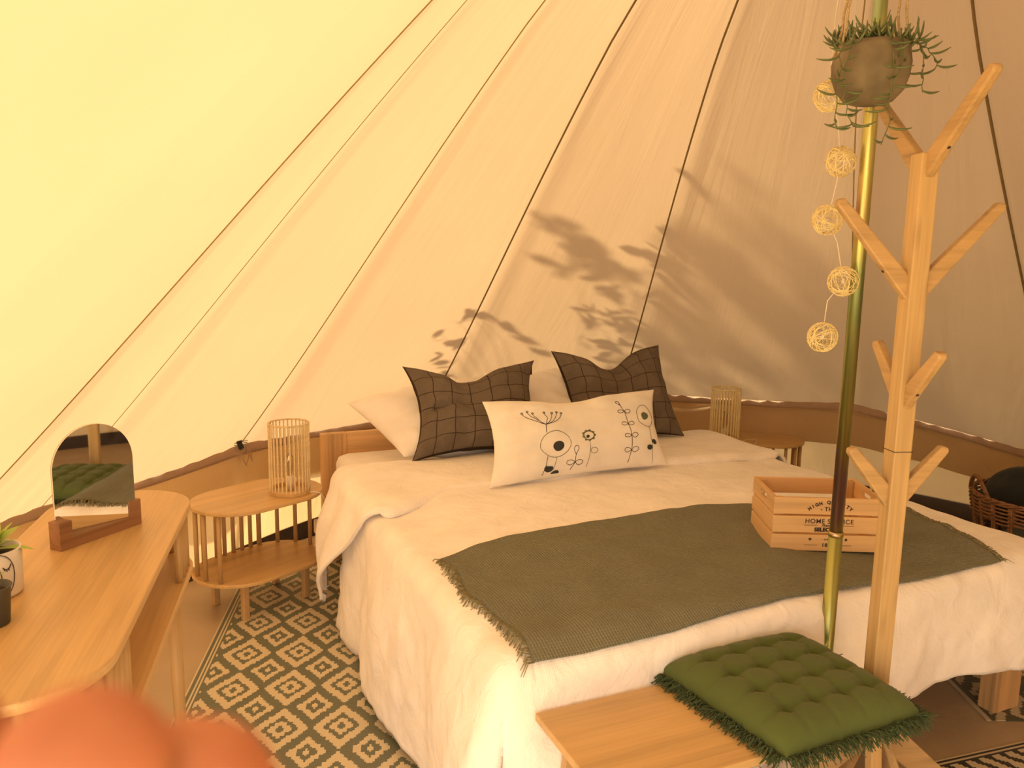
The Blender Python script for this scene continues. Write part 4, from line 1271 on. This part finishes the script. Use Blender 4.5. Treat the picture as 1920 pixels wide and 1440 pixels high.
hm.skin_vertices[0].data[0].use_root = True
ss = hand.modifiers.new('sub', 'SUBSURF'); ss.levels = 2; ss.render_levels = 2

# ------------------------------------------------------------------ outside: the shrub and tree whose shadows fall on the canvas
def leaf_cloud(centres, size, n, spread, seed, name, mat, parent, outside=None):
    rnd = random.Random(seed); mb = MB()
    for c, rad, num in centres:
        for k in range(num):
            d = Vector((rnd.gauss(0, 1), rnd.gauss(0, 1), rnd.gauss(0, 1)))*rad*.5 + Vector(c)
            if outside is not None:
                g = d - outside; rr_ = math.hypot(g.x-CX, g.y-CY)
                if rr_ < max(2.75 if g.z < .6 else 0, KS*(APEX-g.z)) + .22: continue
            ax = Vector((rnd.uniform(-1, 1), rnd.uniform(-1, 1), rnd.uniform(-.4, 1))).normalized(); b_ = ax.orthogonal().normalized(); t_ = ax.cross(b_)
            s_ = size*rnd.uniform(.6, 1.2)
            mb.add([d - b_*s_, d + t_*s_*.45 - b_*s_*.2, d + t_*s_*.42 + b_*s_*.4, d + b_*s_, d - t_*s_*.42 + b_*s_*.4, d - t_*s_*.45 - b_*s_*.2], [(0, 1, 2, 3, 4, 5)])
    o = obj(name, mb, mat, parent); o['kind'] = 'stuff'; return o
def canvas_at(az, z):
    r = KS*(APEX-z); return Vector((CX + r*math.cos(R(az)), CY + r*math.sin(R(az)), z))
shrub = thing('shrub', 'leafy shrub outside the canvas whose shadow falls behind the cushions', 'shrub', (-.6, 5.1, -.03))
OFF = Vector((.6, -5.1, .03))
cl = []
for az, z, dist, rad, num in ((125.7, 1.07, .30, .035, 4), (123.8, 1.12, .32, .03, 3), (122, 1.14, .3, .035, 4), (122.3, 1.01, .35, .04, 5), (123.6, .93, .35, .035, 4), (120, 1.12, .40, .03, 3), (121.5, .86, .4, .04, 4),
                              (116, 1.10, .55, .03, 5), (113.5, 1.05, .55, .03, 6), (110, .98, .5, .03, 5),
                              (115.5, 1.54, 1.3, .06, 16), (112, 1.48, 1.2, .07, 24), (108, 1.43, 1.1, .07, 28), (104, 1.38, 1.0, .06, 24), (113, 1.38, 1.2, .05, 12), (103.5, 1.28, .7, .05, 16),
                              (105, 1.16, .45, .07, 14), (101, 1.14, .42, .07, 16), (98, 1.10, .40, .06, 12), (103, 1.04, .4, .06, 8), (100, .98, .38, .06, 12), (96.8, .99, .36, .05, 8), (99, .88, .35, .06, 8),
                              (99.3, 1.44, .38, .04, 5), (96.4, 1.41, .36, .045, 7), (95.9, 1.52, .38, .03, 4), (94.3, 1.46, .4, .04, 6), (95, 1.36, .38, .04, 6), (95.3, 1.22, .35, .05, 7), (95.1, 1.71, .42, .03, 3)):
    cl.append((canvas_at(az, z) + SV*(dist*.6+.25) + OFF, rad, num))
for az, z, dist, rad, num in ((93, .78, 1.5, .10, 44), (91, 1.15, 1.7, .13, 60), (90, .95, 1.6, .10, 50), (86, .80, 1.8, .12, 50), (85, 1.05, 1.9, .10, 36), (84, 1.35, 2.0, .13, 60), (79, .88, 2.0, .12, 50), (78, 1.2, 2.1, .12, 50), (73, .95, 2.2, .14, 60), (74, 1.4, 2.2, .14, 60), (69, 1.1, 2.3, .14, 60), (92, 1.45, 1.8, .10, 30)):
    cl.append((canvas_at(az, z) + SV*dist + OFF, rad, num))
leaf_cloud(cl, .040, 1, 1, 5, 'foliage', M['bush_leaf'], shrub, OFF)
for c, _, _ in cl:
    base = Vector((0, 0, 0)); obj('twig', MB().tube([base, (base*.5 + c*.5) + Vector((-.1, .35, .1)), c + Vector((0, .12, -.02)), c], [.006, .003, .0015, .001], 5), M['bark'], shrub)
tree = thing('tree', 'tree outside shading the right side of the tent', 'tree', (3.4, 5.6, -.03))
OFF2 = Vector((-3.4, -5.6, .03))
cl2 = []
for az, r_, z, rad, num in ((88, 3.1, 1.6, .55, 260), (78, 3.2, 2.3, .7, 420), (66, 3.3, 1.5, .7, 420), (55, 3.3, 2.4, .8, 520), (42, 3.3, 1.6, .8, 480), (30, 3.3, 2.5, .8, 480), (18, 3.3, 1.7, .8, 420), (72, 3.0, 3.1, .7, 300), (45, 2.9, 3.2, .8, 380), (5, 3.4, 2.2, .8, 380)):
    cl2.append((Vector((CX + (r_+.35)*math.cos(R(az)), CY + (r_+.35)*math.sin(R(az)), z)) + OFF2, rad*.8, num))
leaf_cloud(cl2, .09, 1, 1, 9, 'foliage', M['bush_leaf'], tree, OFF2)
obj('trunk', MB().tube([(0, 0, 0), (.02, -.2, 1.2), (0, -.6, 2.4)], [.09, .07, .03], 10), M['bark'], tree)
for c, _, _ in cl2:
    obj('limb', MB().tube([(.02, -.2, 1.3), (Vector((.02, -.2, 1.6)) + c)*.5, c], [.04, .025, .008], 6), M['bark'], tree)
